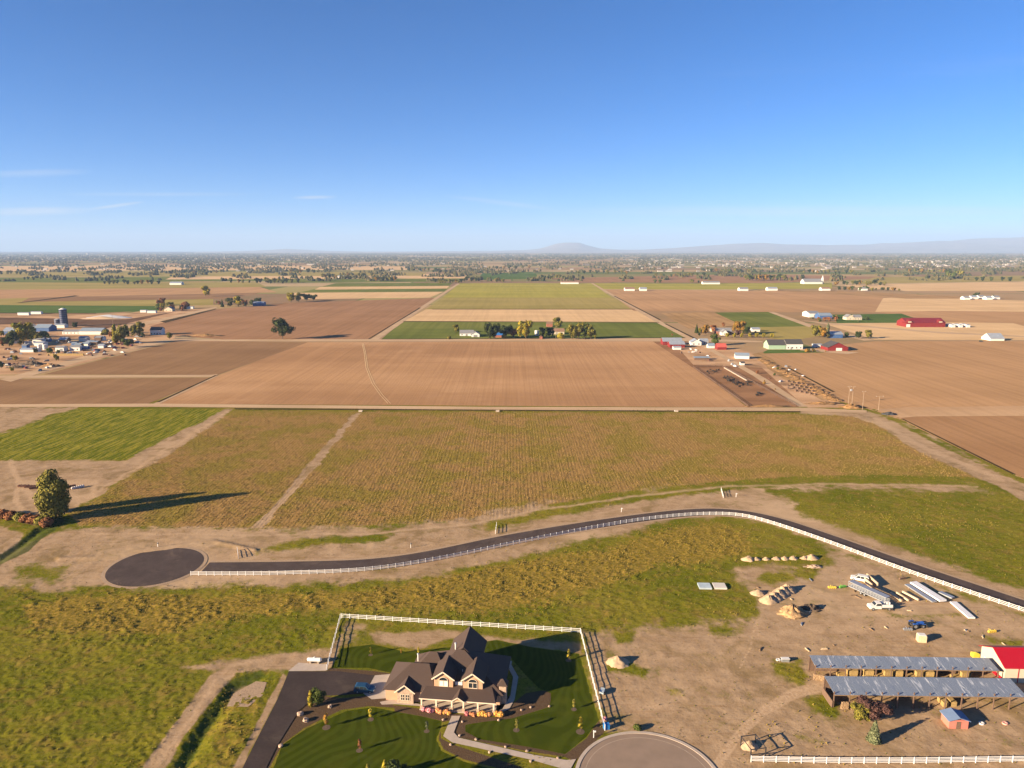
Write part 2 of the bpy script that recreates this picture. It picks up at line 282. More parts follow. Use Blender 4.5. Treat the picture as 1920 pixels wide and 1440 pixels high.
def ground_mat():
    m = bpy.data.materials.new('ground'); m.use_nodes = True; n = NT(m); b = m.node_tree.nodes['Principled BSDF']
    b.inputs['Roughness'].default_value = .95; b.inputs['Specular IOR Level'].default_value = 0.0
    tc = n.N('ShaderNodeTexCoord'); P = tc.outputs['Object']
    def attr(nm):
        a = n.N('ShaderNodeAttribute'); a.attribute_name = nm; s = n.N('ShaderNodeSeparateColor'); n.K(a.outputs['Color'], s.inputs[0]); return s.outputs
    c1 = attr('cover1'); c2 = attr('cover2'); c3 = attr('cover3')
    fine = n.noise(P, 1.3, 5, .65); mid = n.noise(P, .22, 4, .6); big = n.noise(P, .03, 4, .6); vf = n.noise(P, 5.0, 3, .7)
    clump = n.noise(P, 1.3, 5, .78, .5); streak = n.noise(n.mapping(P, (.14, 1.1, 1), R(4)), 1.0, 5, .72); huge = n.noise(P, .012, 3, .6)
    grass = n.mix(n.ramp(big, .36, .64), (.115, .122, .008), (.19, .162, .018))
    grass = n.mix(n.math('MULTIPLY', n.ramp(mid, .46, .70), .7), grass, (.22, .14, .035))
    grass = n.mix(n.math('MULTIPLY', n.ramp(clump, .46, .64), .62), grass, (.045, .055, .004))
    grass = n.mix(n.math('MULTIPLY', n.ramp(vf, .55, .75), .5), grass, (.26, .22, .06))
    grass = n.mix(n.math('MULTIPLY', n.ramp(streak, .54, .70), .4), grass, (.27, .19, .06))
    dirtc = n.mix(n.ramp(mid, .3, .7), (.29, .195, .112), (.385, .268, .162))
    dirtc = n.mix(n.math('MULTIPLY', n.ramp(fine, .48, .72), .55), dirtc, (.21, .135, .07))
    dirtc = n.mix(n.math('MULTIPLY', n.ramp(n.noise(P, .05, 5, .65, 1.2), .48, .66), .6), dirtc, (.155, .105, .036))
    dirtc = n.mix(n.math('MULTIPLY', n.ramp(huge, .5, .66), .6), dirtc, (.48, .34, .21))
    trk = n.noise(n.mapping(P, (.05, 1.1, 1), R(35)), 1.0, 3, .6, .4)
    dirtc = n.mix(n.math('MULTIPLY', n.ramp(trk, .56, .68), .35), dirtc, (.22, .125, .06))
    weedc = n.mix(n.ramp(fine, .35, .65), (.125, .102, .012), (.29, .19, .04))
    wv2 = n.math('ADD', n.math('ADD', n.math('MULTIPLY', n.wave(n.mapping(P, (1, .04, 1), R(-1.5)), .205, 4.0, 1.2, 3), .15), n.math('MULTIPLY', n.noise(n.mapping(P, (1.5, .16, 1), R(-1.5)), 1.0, 5, .7), .5)), n.math('MULTIPLY', n.noise(P, .9, 5, .78), .38))
    stubc = n.mix(n.ramp(n.noise(P, .04, 5, .62), .42, .60), (.275, .165, .058), (.21, .155, .03))
    stubc = n.mix(n.math('MULTIPLY', n.ramp(n.noise(P, .16, 4, .65), .52, .70), .3), stubc, (.14, .14, .016))
    stubc = n.mix(n.math('MULTIPLY', n.ramp(wv2, .50, .72), .6), stubc, (.095, .060, .012))
    stubc = n.mix(n.math('MULTIPLY', n.ramp(wv2, .50, .30), .5), stubc, (.37, .235, .10))
    wn = n.N('ShaderNodeTexNoise'); wn.inputs['Scale'].default_value = .035; wn.inputs['Detail'].default_value = 1; n.K(P, wn.inputs['Vector'])
    va = n.N('ShaderNodeVectorMath'); va.operation = 'MULTIPLY_ADD'; n.K(wn.outputs['Color'], va.inputs[0]); va.inputs[1].default_value = (34, 34, 0); n.K(P, va.inputs[2])
    lw = n.wave(n.mapping(va.outputs[0], (1, 1, 1), R(24)), .13, .5, .4, 1)
    lawnc = n.mix(n.ramp(lw, .2, .8), (.036, .049, .003), (.047, .061, .005))
    lawnc = n.mix(n.math('MULTIPLY', n.ramp(mid, .45, .75), .4), lawnc, (.085, .085, .008))
    mulc = n.mix(n.ramp(vf, .3, .7), (.055, .034, .020), (.13, .086, .052))
    fgw = n.noise(n.mapping(P, (.9, .06, 1), R(-24)), 1.0, 4, .65)
    fgc = n.mix(n.ramp(fgw, .4, .62), (.085, .105, .007), (.25, .215, .028))
    # land far away: parcels laid out square to the lanes
    br = n.N('ShaderNodeTexBrick'); br.inputs['Scale'].default_value = 1.0; br.inputs['Brick Width'].default_value = 620; br.inputs['Row Height'].default_value = 330
    br.inputs['Mortar Size'].default_value = 4; br.inputs['Color1'].default_value = (0, 0, 0, 1); br.inputs['Color2'].default_value = (1, 1, 1, 1); br.inputs['Mortar'].default_value = (.55, .55, .55, 1); br.inputs['Bias'].default_value = 0
    n.K(P, br.inputs['Vector'])
    rp = n.N('ShaderNodeValToRGB'); rp.color_ramp.interpolation = 'CONSTANT'
    cols = [(.30, .19, .10), (.36, .25, .12), (.22, .19, .07), (.40, .29, .16), (.13, .15, .045), (.33, .22, .12), (.25, .16, .09), (.30, .25, .10)]
    while len(rp.color_ramp.elements) < len(cols): rp.color_ramp.elements.new(.5)
    for k, c in enumerate(cols): e = rp.color_ramp.elements[k]; e.position = k/len(cols); e.color = (*c, 1)
    n.K(br.outputs['Color'], rp.inputs[0])
    far = n.mix(n.math('MULTIPLY', n.ramp(n.noise(P, .004, 5, .6), .45, .7), .5), rp.outputs[0], (.15, .13, .06))
    edge = n.math('MULTIPLY', n.math('SUBTRACT', fine, .5), .55)
    edge2 = n.math('ADD', edge, n.math('MULTIPLY', n.math('SUBTRACT', mid, .5), .7))
    def lay(c, mask, col, e=edge2, a=.35, bb=.65): return n.mix(n.ramp(n.math('ADD', mask, e), a, bb), c, col)
    c = grass
    c = lay(c, c2[2], fgc, edge); c = lay(c, c1[2], stubc); c = lay(c, c1[1], weedc); c = n.mix(n.ramp(n.math('ADD', c1[0], n.math('ADD', edge2, n.math('MULTIPLY', n.math('SUBTRACT', n.noise(P, .06, 5, .7), .5), 1.5))), .3, .7), c, dirtc)
    c = n.mix(n.math('MULTIPLY', n.ramp(n.math('ADD', c3[1], edge2), .25, .85), .85), c, n.mix(n.ramp(fine, .4, .65), (.47, .33, .205), (.37, .245, .14)))
    c = n.mix(n.math('MULTIPLY', n.ramp(n.math('ADD', c3[0], edge), .35, .65), .8), c, (.045, .065, .012))
    c = n.mix(n.ramp(c2[1], .4, .6), c, mulc); c = n.mix(n.ramp(c2[0], .4, .6), c, lawnc)
    c = n.mix(c3[2], far, c)
    n.K(c, b.inputs['Base Color'])
    bp = n.N('ShaderNodeBump'); bp.inputs['Strength'].default_value = .55; bp.inputs['Distance'].default_value = .25
    rel = n.math('ADD', n.math('MULTIPLY', fine, .6), n.math('MULTIPLY', n.math('MULTIPLY', wv2, c1[2]), 2.0))
    rel = n.math('MULTIPLY', rel, n.math('SUBTRACT', 1.0, n.math('MULTIPLY', c2[0], .8)))
    n.K(rel, bp.inputs['Height']); n.K(bp.outputs[0], b.inputs['Normal'])
    return m
tag(build_ground(), kind='structure')
# ------------------------------------------------------------------ fields, lanes, roads
def field_mat(name, a, b, rows=0.0, rot=0.0, spacing=2.0, scale=.02, third=None):
    if name in MATS: return MATS[name]
    m = bpy.data.materials.new(name); m.use_nodes = True; n = NT(m); bs = m.node_tree.nodes['Principled BSDF']
    bs.inputs['Roughness'].default_value = .95; bs.inputs['Specular IOR Level'].default_value = 0.0
    P = n.N('ShaderNodeTexCoord').outputs['Object']
    # soft bands drawn out along the working direction plus broad blotches
    c = n.mix(n.ramp(n.noise(n.mapping(P, (.25, 1, 1), rot), scale, 5, .6), .32, .68), a, b)
    if third: c = n.mix(n.math('MULTIPLY', n.ramp(n.noise(P, scale*.6, 4, .6), .5, .7), .7), c, third)
    fine = n.noise(P, .55, 4, .65)
    c = n.mix(n.math('MULTIPLY', n.ramp(fine, .45, .75), .25), c, tuple(x*.6 for x in a))
    if rows > 0:
        r1 = n.noise(n.mapping(P, (1/spacing, .004, 1), rot), 1.0, 3, .6)
        c = n.mix(n.math('MULTIPLY', n.ramp(r1, .42, .62), rows), c, tuple(x*.55 for x in a))
        r2 = n.noise(n.mapping(P, (.12/spacing, .002, 1), rot), 1.0, 3, .6)
        c = n.mix(n.math('MULTIPLY', n.ramp(r2, .48, .66), rows*.8), c, tuple(min(1, x*1.25) for x in b))
    n.K(c, bs.inputs['Base Color'])
    bp = n.N('ShaderNodeBump'); bp.inputs['Strength'].default_value = .35; bp.inputs['Distance'].default_value = .2
    n.K(fine, bp.inputs['Height']); n.K(bp.outputs[0], bs.inputs['Normal'])
    MATS[name] = m; return m
def tri_poly(name, pts, m, z):
    bm = bmesh.new(); vs = [bm.verts.new((p[0], p[1], z)) for p in pts]
    f = bm.faces.new(vs); bmesh.ops.triangulate(bm, faces=[f])
    bm.normal_update()
    for f in bm.faces:
        if f.normal.z < 0: f.normal_flip()
    me = bpy.data.meshes.new(name); bm.to_mesh(me); bm.free()
    return link(name, me, m)
FN = [0]
def field(poly, m, layer=1):
    pts = [G(*p) for p in poly]; d = sum(p[1] for p in pts)/len(pts)
    FN[0] += 1
    return tag(tri_poly('field', pts, m, .03*layer+d*2.2e-5+FN[0]*.0007), kind='structure')
def lane(poly, m, layer=3):
    o = field(poly, m, layer); o.name = 'farm_track'; return o
TAN = field_mat('tan_stubble', (0.519, 0.345, 0.179), (0.614, 0.414, 0.221), .15, R(90), 6)
BROWN = field_mat('brown_soil', (0.327, 0.183, 0.090), (0.432, 0.251, 0.125), .20, 0, 1.6, .012, (0.502, 0.306, 0.162))
BROWN2 = field_mat('dark_soil', (0.215, 0.123, 0.062), (0.288, 0.172, 0.088), .2, R(60), 2.5, .012)
BROWN3 = field_mat('red_soil', (0.271, 0.149, 0.076), (0.328, 0.185, 0.100), .25, R(80), 5, .01)
BROWNR = field_mat('sandy_soil', (0.356, 0.208, 0.100), (0.439, 0.260, 0.129), .25, R(84), 5, .008)
OLIVE = field_mat('olive_crop', (0.262, 0.211, 0.060), (0.338, 0.262, 0.086), .15, R(90), 8, .01)
GREEN = field_mat('green_crop', (0.103, 0.128, 0.025), (0.172, 0.179, 0.040), .25, R(90), 8, .012)
DGREEN = field_mat('deep_green_crop', (0.062, 0.109, 0.023), (0.103, 0.147, 0.034), .2, R(90), 8, .012)
YGREEN = field_mat('yellow_green_crop', (0.276, 0.250, 0.046), (0.352, 0.301, 0.063), .15, 0, 6, .012)
PALE = field_mat('pale_track', (.40, .275, .165), (.50, .35, .215), 0, 0, 2, .05)
YARD = field_mat('yard_soil', (0.373, 0.224, 0.121), (0.524, 0.333, 0.190), 0, 0, 2, .04, (0.13, 0.08, 0.045))
PEN = field_mat('pen_soil', (0.207, 0.109, 0.055), (0.304, 0.166, 0.086), 0, 0, 2, .04)
WEEDF = field_mat('weedy_soil', (0.304, 0.186, 0.081), (0.400, 0.243, 0.115), .4, R(70), 6, .02)
PEN0 = field_mat('feedlot_soil', (.11, .062, .038), (.17, .10, .06), 0, 0, 2, .03)
DITCHM = field_mat('ditch_soil', (.05, .033, .018), (.085, .06, .025), 0, 0, 2, .05)
fields = [
 # far belts
 ([(-300,500),(400,497),(780,500),(780,506),(-300,509)], TAN), ([(-300,512),(480,509),(800,511),(790,517),(-300,520)], OLIVE),
 ([(330,516),(700,513),(880,514),(870,522),(310,524)], TAN), ([(-300,521),(210,520),(470,517),(480,526),(180,530),(-300,528)], GREEN),
 ([(-300,528),(160,530),(480,529),(500,538),(150,542),(-300,545)], OLIVE), ([(500,521),(880,519),(860,528),(640,530),(500,530)], GREEN),
 ([(-300,545),(240,541),(480,536),(520,548),(150,556),(-300,568)], BROWNR), ([(60,556),(420,546),(500,546),(440,560),(120,565),(40,566)], BROWN2),
 ([(-300,568),(140,553),(400,558),(400,572),(300,574),(-300,570)], OLIVE), ([(-300,569),(300,572),(300,582),(180,587),(-300,586)], DGREEN),
 ([(630,531),(850,530),(842,536),(600,538)], GREEN), ([(600,538),(842,536),(838,541),(590,543)], TAN), ([(590,542),(840,541),(832,547),(560,549)], GREEN), ([(545,549),(832,547),(806,558),(560,561)], TAN),
 ([(400,580),(545,568),(825,558),(692,636),(425,637),(332,630),(268,613)], BROWN3),
 ([(715,636),(1287,633),(1236,604),(756,602)], GREEN), ([(756,603),(1237,605),(1191,580),(799,580)], TAN), ([(799,580),(1191,580),(1150,558),(830,558)], OLIVE),
 ([(830,558),(1147,558),(1110,531),(862,531)], YGREEN), ([(893,525),(1012,523),(1002,510),(905,512)], DGREEN), ([(1020,522),(1400,514),(1700,520),(1440,531),(1090,529)], BROWN3),
 ([(1110,531),(1300,532),(1560,530),(1560,541),(1300,543),(1130,542)], YGREEN), ([(1135,543),(1480,545),(1660,552),(1640,586),(1188,583)], BROWNR),
 ([(1460,546),(1560,545),(1900,560),(1700,560)], WEEDF), ([(1560,535),(2300,520),(2300,545),(1700,546)], TAN), ([(1640,520),(2300,512),(2300,522),(1600,532)], OLIVE),
 ([(1540,563),(1700,557),(2300,575),(2300,588),(1760,583),(1640,585)], TAN), ([(1640,585),(1760,583),(2300,586),(2300,620),(1900,625),(1780,604)], BROWNR),
 ([(1240,587),(1345,585),(1400,612),(1290,616)], WEEDF), ([(1340,586),(1442,585),(1515,608),(1510,612),(1400,614)], GREEN), ([(1400,614),(1512,611),(1560,625),(1480,640),(1420,630)], OLIVE),
 ([(1560,590),(1690,588),(1740,605),(1570,606)], DGREEN), ([(1545,607),(1700,603),(1900,606),(1970,625),(1980,638),(1640,637)], TAN),
 ([(1440,656),(1545,655),(1545,661),(1425,663)], DGREEN),
 ([(1408,664),(1640,640),(2300,640),(2300,1010),(1905,893),(1690,788),(1620,765),(1545,745)], BROWNR),
 # middle fields
 ([(-300,590),(95,597),(235,599),(330,584),(200,616),(100,607),(-300,612)], PEN0),
 ([(575,642),(1224,640),(1300,690),(1402,764),(290,757),(404,706)], BROWN), ([(330,639),(577,642),(408,703),(82,702)], BROWN2), ([(-300,714),(398,708),(275,758),(-300,762)], BROWN2),
 ([(-300,600),(180,590),(400,578),(280,612),(330,632),(320,640),(80,700),(-300,712)], YARD),
 ([(1225,641),(1290,640),(1400,664),(1510,763),(1404,764),(1300,690)], PEN), ([(1330,640),(1420,664),(1550,745),(1600,765),(1515,764),(1400,690)], YARD),
 ([(1262,642),(1330,641),(1410,664),(1440,690),(1300,684)], YARD), ([(1430,660),(1470,690),(1570,750),(1540,750),(1460,705),(1400,665)], WEEDF),
]
for p, m in fields: field(p, m, 1)
field([(1688,784),(1720,781),(2300,778),(2300,1008),(1908,892)], field_mat('worked_soil', (.30, .165, .078), (.36, .205, .10), .25, R(70), 4, .012), 3); field([(1640,768),(1700,764),(2300,757),(2300,778),(1720,781),(1688,784)], field_mat('dusty_headland', (.42, .265, .145), (.48, .31, .175), .2, R(88), 4, .02), 3)
for p in [
 [(-300,759.5),(280,757),(900,763),(1500,764.5),(1625,770),(1625,775),(1500,771),(900,768.5),(280,763),(-300,764)],
 [(694,637),(709,637),(790,581),(862,532),(857,532),(785,578)], [(1108,531),(1112,531),(1240,603),(1320,645),(1308,646),(1231,605)],
 [(1320,645),(1368,672),(1436,710),(1514,763),(1498,763),(1412,705),(1350,669),(1309,646)],
 [(-300,637),(320,637),(700,636),(1290,634),(1430,640),(1430,642),(1290,640),(700,640),(320,640)],
 [(0,712),(150,670),(330,634),(425,637),(425,639),(335,637),(160,676),(20,716)], [(-300,706),(395,703),(408,702),(405,707),(-300,711)], [(402,705),(409,705),(300,757),(288,757)],
 [(170,622),(300,598),(405,575),(408,577),(310,602),(180,627)], [(1440,585),(1450,585),(1530,612),(1640,638),(1620,639),(1515,613)], [(1610,661),(1500,652),(1500,657),(1590,664)],
 [(1500,600),(1560,606),(1760,622),(1920,630),(1920,632),(1760,625),(1540,607)]]: lane(p, PALE)
for p in [[(690,636),(692,636),(790,577),(786,577)],[(1245,607),(1249,607),(1318,641),(1314,642)],[(1150,555),(1153,555),(1240,600),(1236,600)],[(403,704),(407,704),(300,754),(292,755)],[(1690,786),(1694,786),(1905,890),(1898,890)],[(1560,735),(1566,735),(1480,690),(1476,690)],[(300,603),(405,579),(404,580.5),(310,605.5)],[(-300,585.5),(180,587),(180,588),(-300,587)],[(150,555),(40,568),(30,568),(140,554)],[(715,635.6),(1285,633),(1285,634),(715,636.6)],[(756,602.2),(1236,604),(1236,604.9),(756,603.1)],[(810,579.5),(1190,579.5),(1190,580.3),(810,580.3)],[(440,766),(1500,771.5),(1500,773.5),(440,768)]]:
    o = lane(p, DITCHM, 5); o.name = 'ditch'
tk = []                                           # wandering tractor track in the big brown field
for s in (-1, 1):
    c = [(680,644),(684,660),(688,690),(700,720),(716,742),(730,757)]
    for (a, b), (a2, b2) in zip(c[:-1], c[1:]):
        o = s*(1.1+(b-640)*.012); o2 = s*(1.1+(b2-640)*.012)
        lane([(a+o-.7, b), (a+o+.7, b), (a2+o2+.8, b2), (a2+o2-.8, b2)], TAN)
# --- paved surfaces
def asphalt(name, a, dust):
    m = bpy.data.materials.new(name); m.use_nodes = True; n = NT(m); bs = m.node_tree.nodes['Principled BSDF']; bs.inputs['Roughness'].default_value = .92; bs.inputs['Specular IOR Level'].default_value = .1
    P = n.N('ShaderNodeTexCoord').outputs['Object']
    c = n.mix(n.ramp(n.noise(P, .18, 5, .65), .35, .7), a, tuple(x*1.35 for x in a)); c = n.mix(n.math('MULTIPLY', n.ramp(n.noise(P, 1.6, 4, .7), .45, .7), .35), c, tuple(x*.7 for x in a))
    c = n.mix(n.math('MULTIPLY', n.ramp(n.noise(P, .09, 5, .7, 1.0), .52, .72), .45), c, dust); n.K(c, bs.inputs['Base Color']); return m
ASPH = asphalt('asphalt', (.060, .044, .039), (.15, .11, .08)); ASPHN = asphalt('driveway_asphalt', (.042, .031, .028), (.10, .075, .058))
CONC = mat('concrete', (.42, .345, .28), .85, var=.14, scale=.8)
OLDCONC = mat('worn_concrete', (.34, .265, .20), .9, var=.15, scale=1)
OLDASPH = mat('worn_asphalt', (.25, .18, .13), .9, var=.16, scale=.35)
GRAVEL = mat('gravel', (.40, .28, .175), .95, var=.35, scale=3, bump=.5)
def smooth_line(pts, n=8):
    out = []; P = [Vector(p) for p in pts]
    for i in range(len(P)-1):
        p0 = P[max(i-1, 0)]; p1 = P[i]; p2 = P[i+1]; p3 = P[min(i+2, len(P)-1)]
        for k in range(n):
            t = k/n; out.append(.5*((2*p1)+(-p0+p2)*t+(2*p0-5*p1+4*p2-p3)*t*t+(-p0+3*p1-3*p2+p3)*t**3))
    out.append(P[-1]); return out
def strip(name, line, w, m, z, th=.0):
    L = []; 
    for i, p in enumerate(line):
        d = (line[min(i+1, len(line)-1)]-line[max(i-1, 0)]).normalized(); nrm = Vector((-d.y, d.x))
        L.append((p+nrm*w/2, p-nrm*w/2))
    v = [(a.x, a.y, z) for a, b in L]+[(b.x, b.y, z) for a, b in L]; n = len(L)
    return obj(name, v, [(i, n+i, n+i+1, i+1) for i in range(n-1)], m)
road_line = smooth_line([G(*p) for p in ROADC[1:]])
RZ = .12
tag(strip('road', road_line, 7.0, ASPH, RZ), kind='structure')
tag(strip('road_shoulder', road_line, 9.4, GRAVEL, RZ-.03), kind='structure')
def disc(name, c, r, m, z, n=72):
    return obj(name, [(c[0]+r*math.cos(2*math.pi*i/n), c[1]+r*math.sin(2*math.pi*i/n), z) for i in range(n)], [tuple(range(n))], m)
def ring(name, c, r0, r1, z0, z1, m, n=96):
    v = []; f = []
    for i in range(n):
        a = 2*math.pi*i/n; ca, sa = math.cos(a), math.sin(a)
        v += [(c[0]+r0*ca, c[1]+r0*sa, z0), (c[0]+r0*ca, c[1]+r0*sa, z1), (c[0]+r1*ca, c[1]+r1*sa, z1), (c[0]+r1*ca, c[1]+r1*sa, z0)]
    for i in range(n):
        a = 4*i; b = 4*((i+1) % n); f += [(a, b, b+1, a+1), (a+1, b+1, b+2, a+2), (a+2, b+2, b+3, a+3)]
    return obj(name, v, f, m)
CDS = G(292, 1062)
tag(disc('turning_circle', CDS, 14.2, ASPH, RZ+.004), kind='structure'); tag(disc('turning_circle_verge', CDS, 15.4, GRAVEL, RZ-.034), kind='structure')
CB = (G(1193, 1372)[0], G(1193, 1372)[1]-14.2)
tag(disc('cul_de_sac', CB, 13.5, OLDASPH, .09), kind='structure'); tag(ring('kerb', CB, 13.5, 14.2, .02, .17, CONC), kind='structure')
tag(ring('gutter', CB, 12.15, 12.3, .08, .097, OLDCONC), kind='structure')
def paved(name, poly, m, z): return tag(tri_poly(name, [G(*p) for p in poly], m, z), kind='structure')
paved('driveway', [(542,1259),(630,1259),(702,1267),(692,1285),(680,1301),(640,1304),(592,1306),(560,1334),(520,1398),(490,1460),(445,1460),(480,1390),(520,1312)], ASPHN, .10)
paved('garage_apron', [(703,1267),(737,1264),(727,1289),(724,1310),(697,1312),(681,1301),(693,1285)], CONC, .11)
paved('garden_path', [(847,1343),(863,1343),(851,1374),(860,1384),(1000,1416),(1062,1426),(1080,1424),(1068,1446),(1040,1438),(990,1424),(848,1393),(831,1381)], CONC, .12)
paved('side_path', [(712,1317),(735,1312),(760,1316),(860,1334),(925,1343),(955,1330),(965,1312),(972,1270),(955,1240),(945,1238),(962,1270),(957,1305),(942,1330),(925,1338),(860,1330),(740,1321),(716,1322)], CONC, .105)
paved('tank_pad', [(540,1259),(560,1243),(612,1246),(612,1258)], CONC, .08)
paved('yard_pad', [(425,1325),(440,1300),(480,1278),(500,1280),(492,1305),(465,1326)], GRAVEL, .10)
# ------------------------------------------------------------------ hills on the horizon
def hills():
    prof = [(-200,474),(350,473),(480,470),(545,466.5),(620,470),(720,472),(850,470.5),(930,470),(985,468.5),(1010,466.5),(1028,461.5),(1042,457),(1060,455),(1084,455.5),(1097,459.5),(1122,465.5),(1160,468),(1200,468),(1250,465.5),(1300,462),(1350,458.5),(1390,456),(1420,455.5),(1470,458),(1540,459.5),(1600,458.5),(1660,455.5),(1720,453),(1770,451),(1795,448.5),(1820,447.5),(1860,446.5),(1890,445.5),(1920,443.5),(2050,440),(2300,436),(2700,440)]
    xs = np.array([p[0] for p in prof], float); ys = np.array([p[1] for p in prof], float)
    nu, nv = 500, 46; v = []; f = []
    for i in range(nu):
        px = -200+2900*i/(nu-1); top = np.interp(px, xs, ys)
        a = (px-960)/F
        for j in range(nv):
            t = j/(nv-1); d = 24000+11000*t
            el = math.atan((720-top)/F)-PITCH
            hp = max(0, CH+33000*math.tan(el))
            x = a*d*1.0; n = float(fbm(np.array([x*.00045]), np.array([d*.00045]), 1.0, 5)[0])
            s = min(1, t/.82); rise = s*s*(3-2*s)*(.55+.45*s)
            h = hp*rise*(1+(n-.5)*1.1*(1-s))*(1 if t <= .82 else max(0, 1-(t-.82)/.18))
            h += (n-.5)*hp*.5*math.sin(math.pi*min(1, t/.82)); n2 = float(fbm(np.array([x*.0016]), np.array([d*.0016]), 1.0, 4)[0]); h *= 1+.16*(n2-.5)
            v.append((x, d, max(h, -1) if j else -1.0))
    for i in range(nu-1):
        for j in range(nv-1): a = i*nv+j; f.append((a, a+nv, a+nv+1, a+1))
    return obj('hills', v, f, mat('dry_hills', (.30, .235, .17), .95, var=.35, scale=.0012, detail=8), smooth=True)
tag(hills(), kind='structure')
# ------------------------------------------------------------------ haze
def haze():
    m = bpy.data.materials.new('haze_air'); m.use_nodes = True; nt = m.node_tree; nt.nodes.clear()
    out = nt.nodes.new('ShaderNodeOutputMaterial'); pv = nt.nodes.new('ShaderNodeVolumePrincipled')
    pv.inputs['Color'].default_value = (.46, .66, 1.0, 1); pv.inputs['Density'].default_value = HAZE_DENSITY; pv.inputs['Anisotropy'].default_value = 0.0
    nt.links.new(pv.outputs[0], out.inputs['Volume'])
    a = 46000; z0, z1 = -4.0, 900.0
    v = [(x, y, z) for z in (z0, z1) for y in (-a, a) for x in (-a, a)]
    o = obj('haze', v, [(0, 2, 3, 1), (4, 5, 7, 6), (0, 1, 5, 4), (2, 6, 7, 3), (0, 4, 6, 2), (1, 3, 7, 5)], m)
    return tag(o, kind='stuff')
HAZE_DENSITY = 4.8e-5
haze()
# ------------------------------------------------------------------ mesh builder
class MB:
    def __init__(s): s.v = []; s.f = []
    def add(s, v, f): k = len(s.v); s.v += [tuple(p) for p in v]; s.f += [tuple(i+k for i in q) for q in f]; return s
    def box(s, x0, x1, y0, y1, z0, z1):
        return s.add([(x, y, z) for z in (z0, z1) for y in (y0, y1) for x in (x0, x1)], [(0, 2, 3, 1), (4, 5, 7, 6), (0, 1, 5, 4), (2, 6, 7, 3), (0, 4, 6, 2), (1, 3, 7, 5)])
    def cyl(s, p0, p1, r0, r1=None, n=10, caps=True):
        r1 = r0 if r1 is None else r1; p0 = Vector(p0); p1 = Vector(p1); d = (p1-p0).normalized()
        a = d.orthogonal().normalized(); b = d.cross(a)
        v = [p0+(a*math.cos(2*math.pi*i/n)+b*math.sin(2*math.pi*i/n))*r0 for i in range(n)]+[p1+(a*math.cos(2*math.pi*i/n)+b*math.sin(2*math.pi*i/n))*r1 for i in range(n)]
        f = [(i, (i+1) % n, n+(i+1) % n, n+i) for i in range(n)]
        if caps: f += [tuple(range(n))[::-1], tuple(range(n, 2*n))]
        return s.add(v, f)
    def bar(s, p0, p1, w, h):                # box beam from p0 to p1
        p0 = Vector(p0); p1 = Vector(p1); d = (p1-p0).normalized(); up = Vector((0, 0, 1))
        if abs(d.z) > .95: up = Vector((0, 1, 0))
        a = d.cross(up).normalized()*w/2; b = a.cross(d).normalized()*h/2
        return s.add([p0-a-b, p0+a-b, p0+a+b, p0-a+b, p1-a-b, p1+a-b, p1+a+b, p1-a+b], [(3, 2, 1, 0), (4, 5, 6, 7), (0, 1, 5, 4), (1, 2, 6, 5), (2, 3, 7, 6), (3, 0, 4, 7)])
    def hip(s, x0, x1, y0, y1, z0, a, b, th=.18):
        return s.add([(x0, y0, z0), (x1, y0, z0), (x1, y1, z0), (x0, y1, z0), a, b, (x0, y0, z0-th), (x1, y0, z0-th), (x1, y1, z0-th), (x0, y1, z0-th)],
                     [(0, 1, 5, 4), (1, 2, 5), (2, 3, 4, 5), (3, 0, 4), (6, 7, 1, 0), (7, 8, 2, 1), (8, 9, 3, 2), (9, 6, 0, 3), (9, 8, 7, 6)])
    def gable(s, x0, x1, y0, y1, z0, zr, th=.16):     # ridge along y, sheets with thickness
        xm = (x0+x1)/2
        for sx, xe in ((-1, x0), (1, x1)):
            s.add([(xe, y0, z0), (xm, y0, zr), (xm, y1, zr), (xe, y1, z0), (xe, y0, z0-th), (xm, y0, zr-th), (xm, y1, zr-th), (xe, y1, z0-th)],
                  [(0, 1, 2, 3), (7, 6, 5, 4), (0, 4, 5, 1), (1, 5, 6, 2), (2, 6, 7, 3), (3, 7, 4, 0)])
        return s
    def tri(s, x0, x1, y0, y1, z0, zr):               # gable wall infill, ridge along y
        xm = (x0+x1)/2
        return s.add([(x0, y0, z0), (x1, y0, z0), (xm, y0, zr), (x0, y1, z0), (x1, y1, z0), (xm, y1, zr)], [(0, 1, 2), (5, 4, 3), (0, 2, 5, 3), (1, 4, 5, 2), (0, 3, 4, 1)])
    def turn(s, a, o=(0, 0)):
        c, q = math.cos(a), math.sin(a); s.v = [(o[0]+(x-o[0])*c-(y-o[1])*q, o[1]+(x-o[0])*q+(y-o[1])*c, z) for x, y, z in s.v]; return s
    def shift(s, d): s.v = [(x+d[0], y+d[1], z+d[2]) for x, y, z in s.v]; return s
    def mesh(s, name): me = bpy.data.meshes.new(name); me.from_pydata(s.v, [], s.f); me.update(); return me
    def build(s, name, m, parent=None, loc=None, rotz=0.0, smooth=False): return link(name, s.mesh(name), m, parent, loc, rotz, smooth)
def copy_tree(o, parent=None):
    c = o.copy(); COL.objects.link(c); c.parent = parent
    for k in [k for k in o.children]: copy_tree(k, c)
    return c
WHITE = mat('white_vinyl', (.72, .71, .69), .5)
WPAINT = mat('white_paint', (.60, .585, .56), .6, var=.08, scale=1.5)
STEEL = mat('galvanised_steel', (.40, .42, .45), .5, .6, var=.15, scale=.7)
DARK = mat('dark_metal', (.035, .033, .035), .6)
RUBBER = mat('tyre_rubber', (.02, .02, .02), .9)
GLASS = mat('window_glass', (.02, .025, .03), .08, spec=.6)
WOODM = mat('weathered_wood', (.25, .165, .10), .9, var=.4, scale=2)
CREAM = mat('cream_siding', (.50, .43, .33), .8, var=.06, scale=.8)
REDM = mat('red_metal', (.33, .005, .016), .5, var=.08, scale=.5)
BARNRED = mat('barn_red', (.19, .018, .018), .8, var=.2, scale=.6)
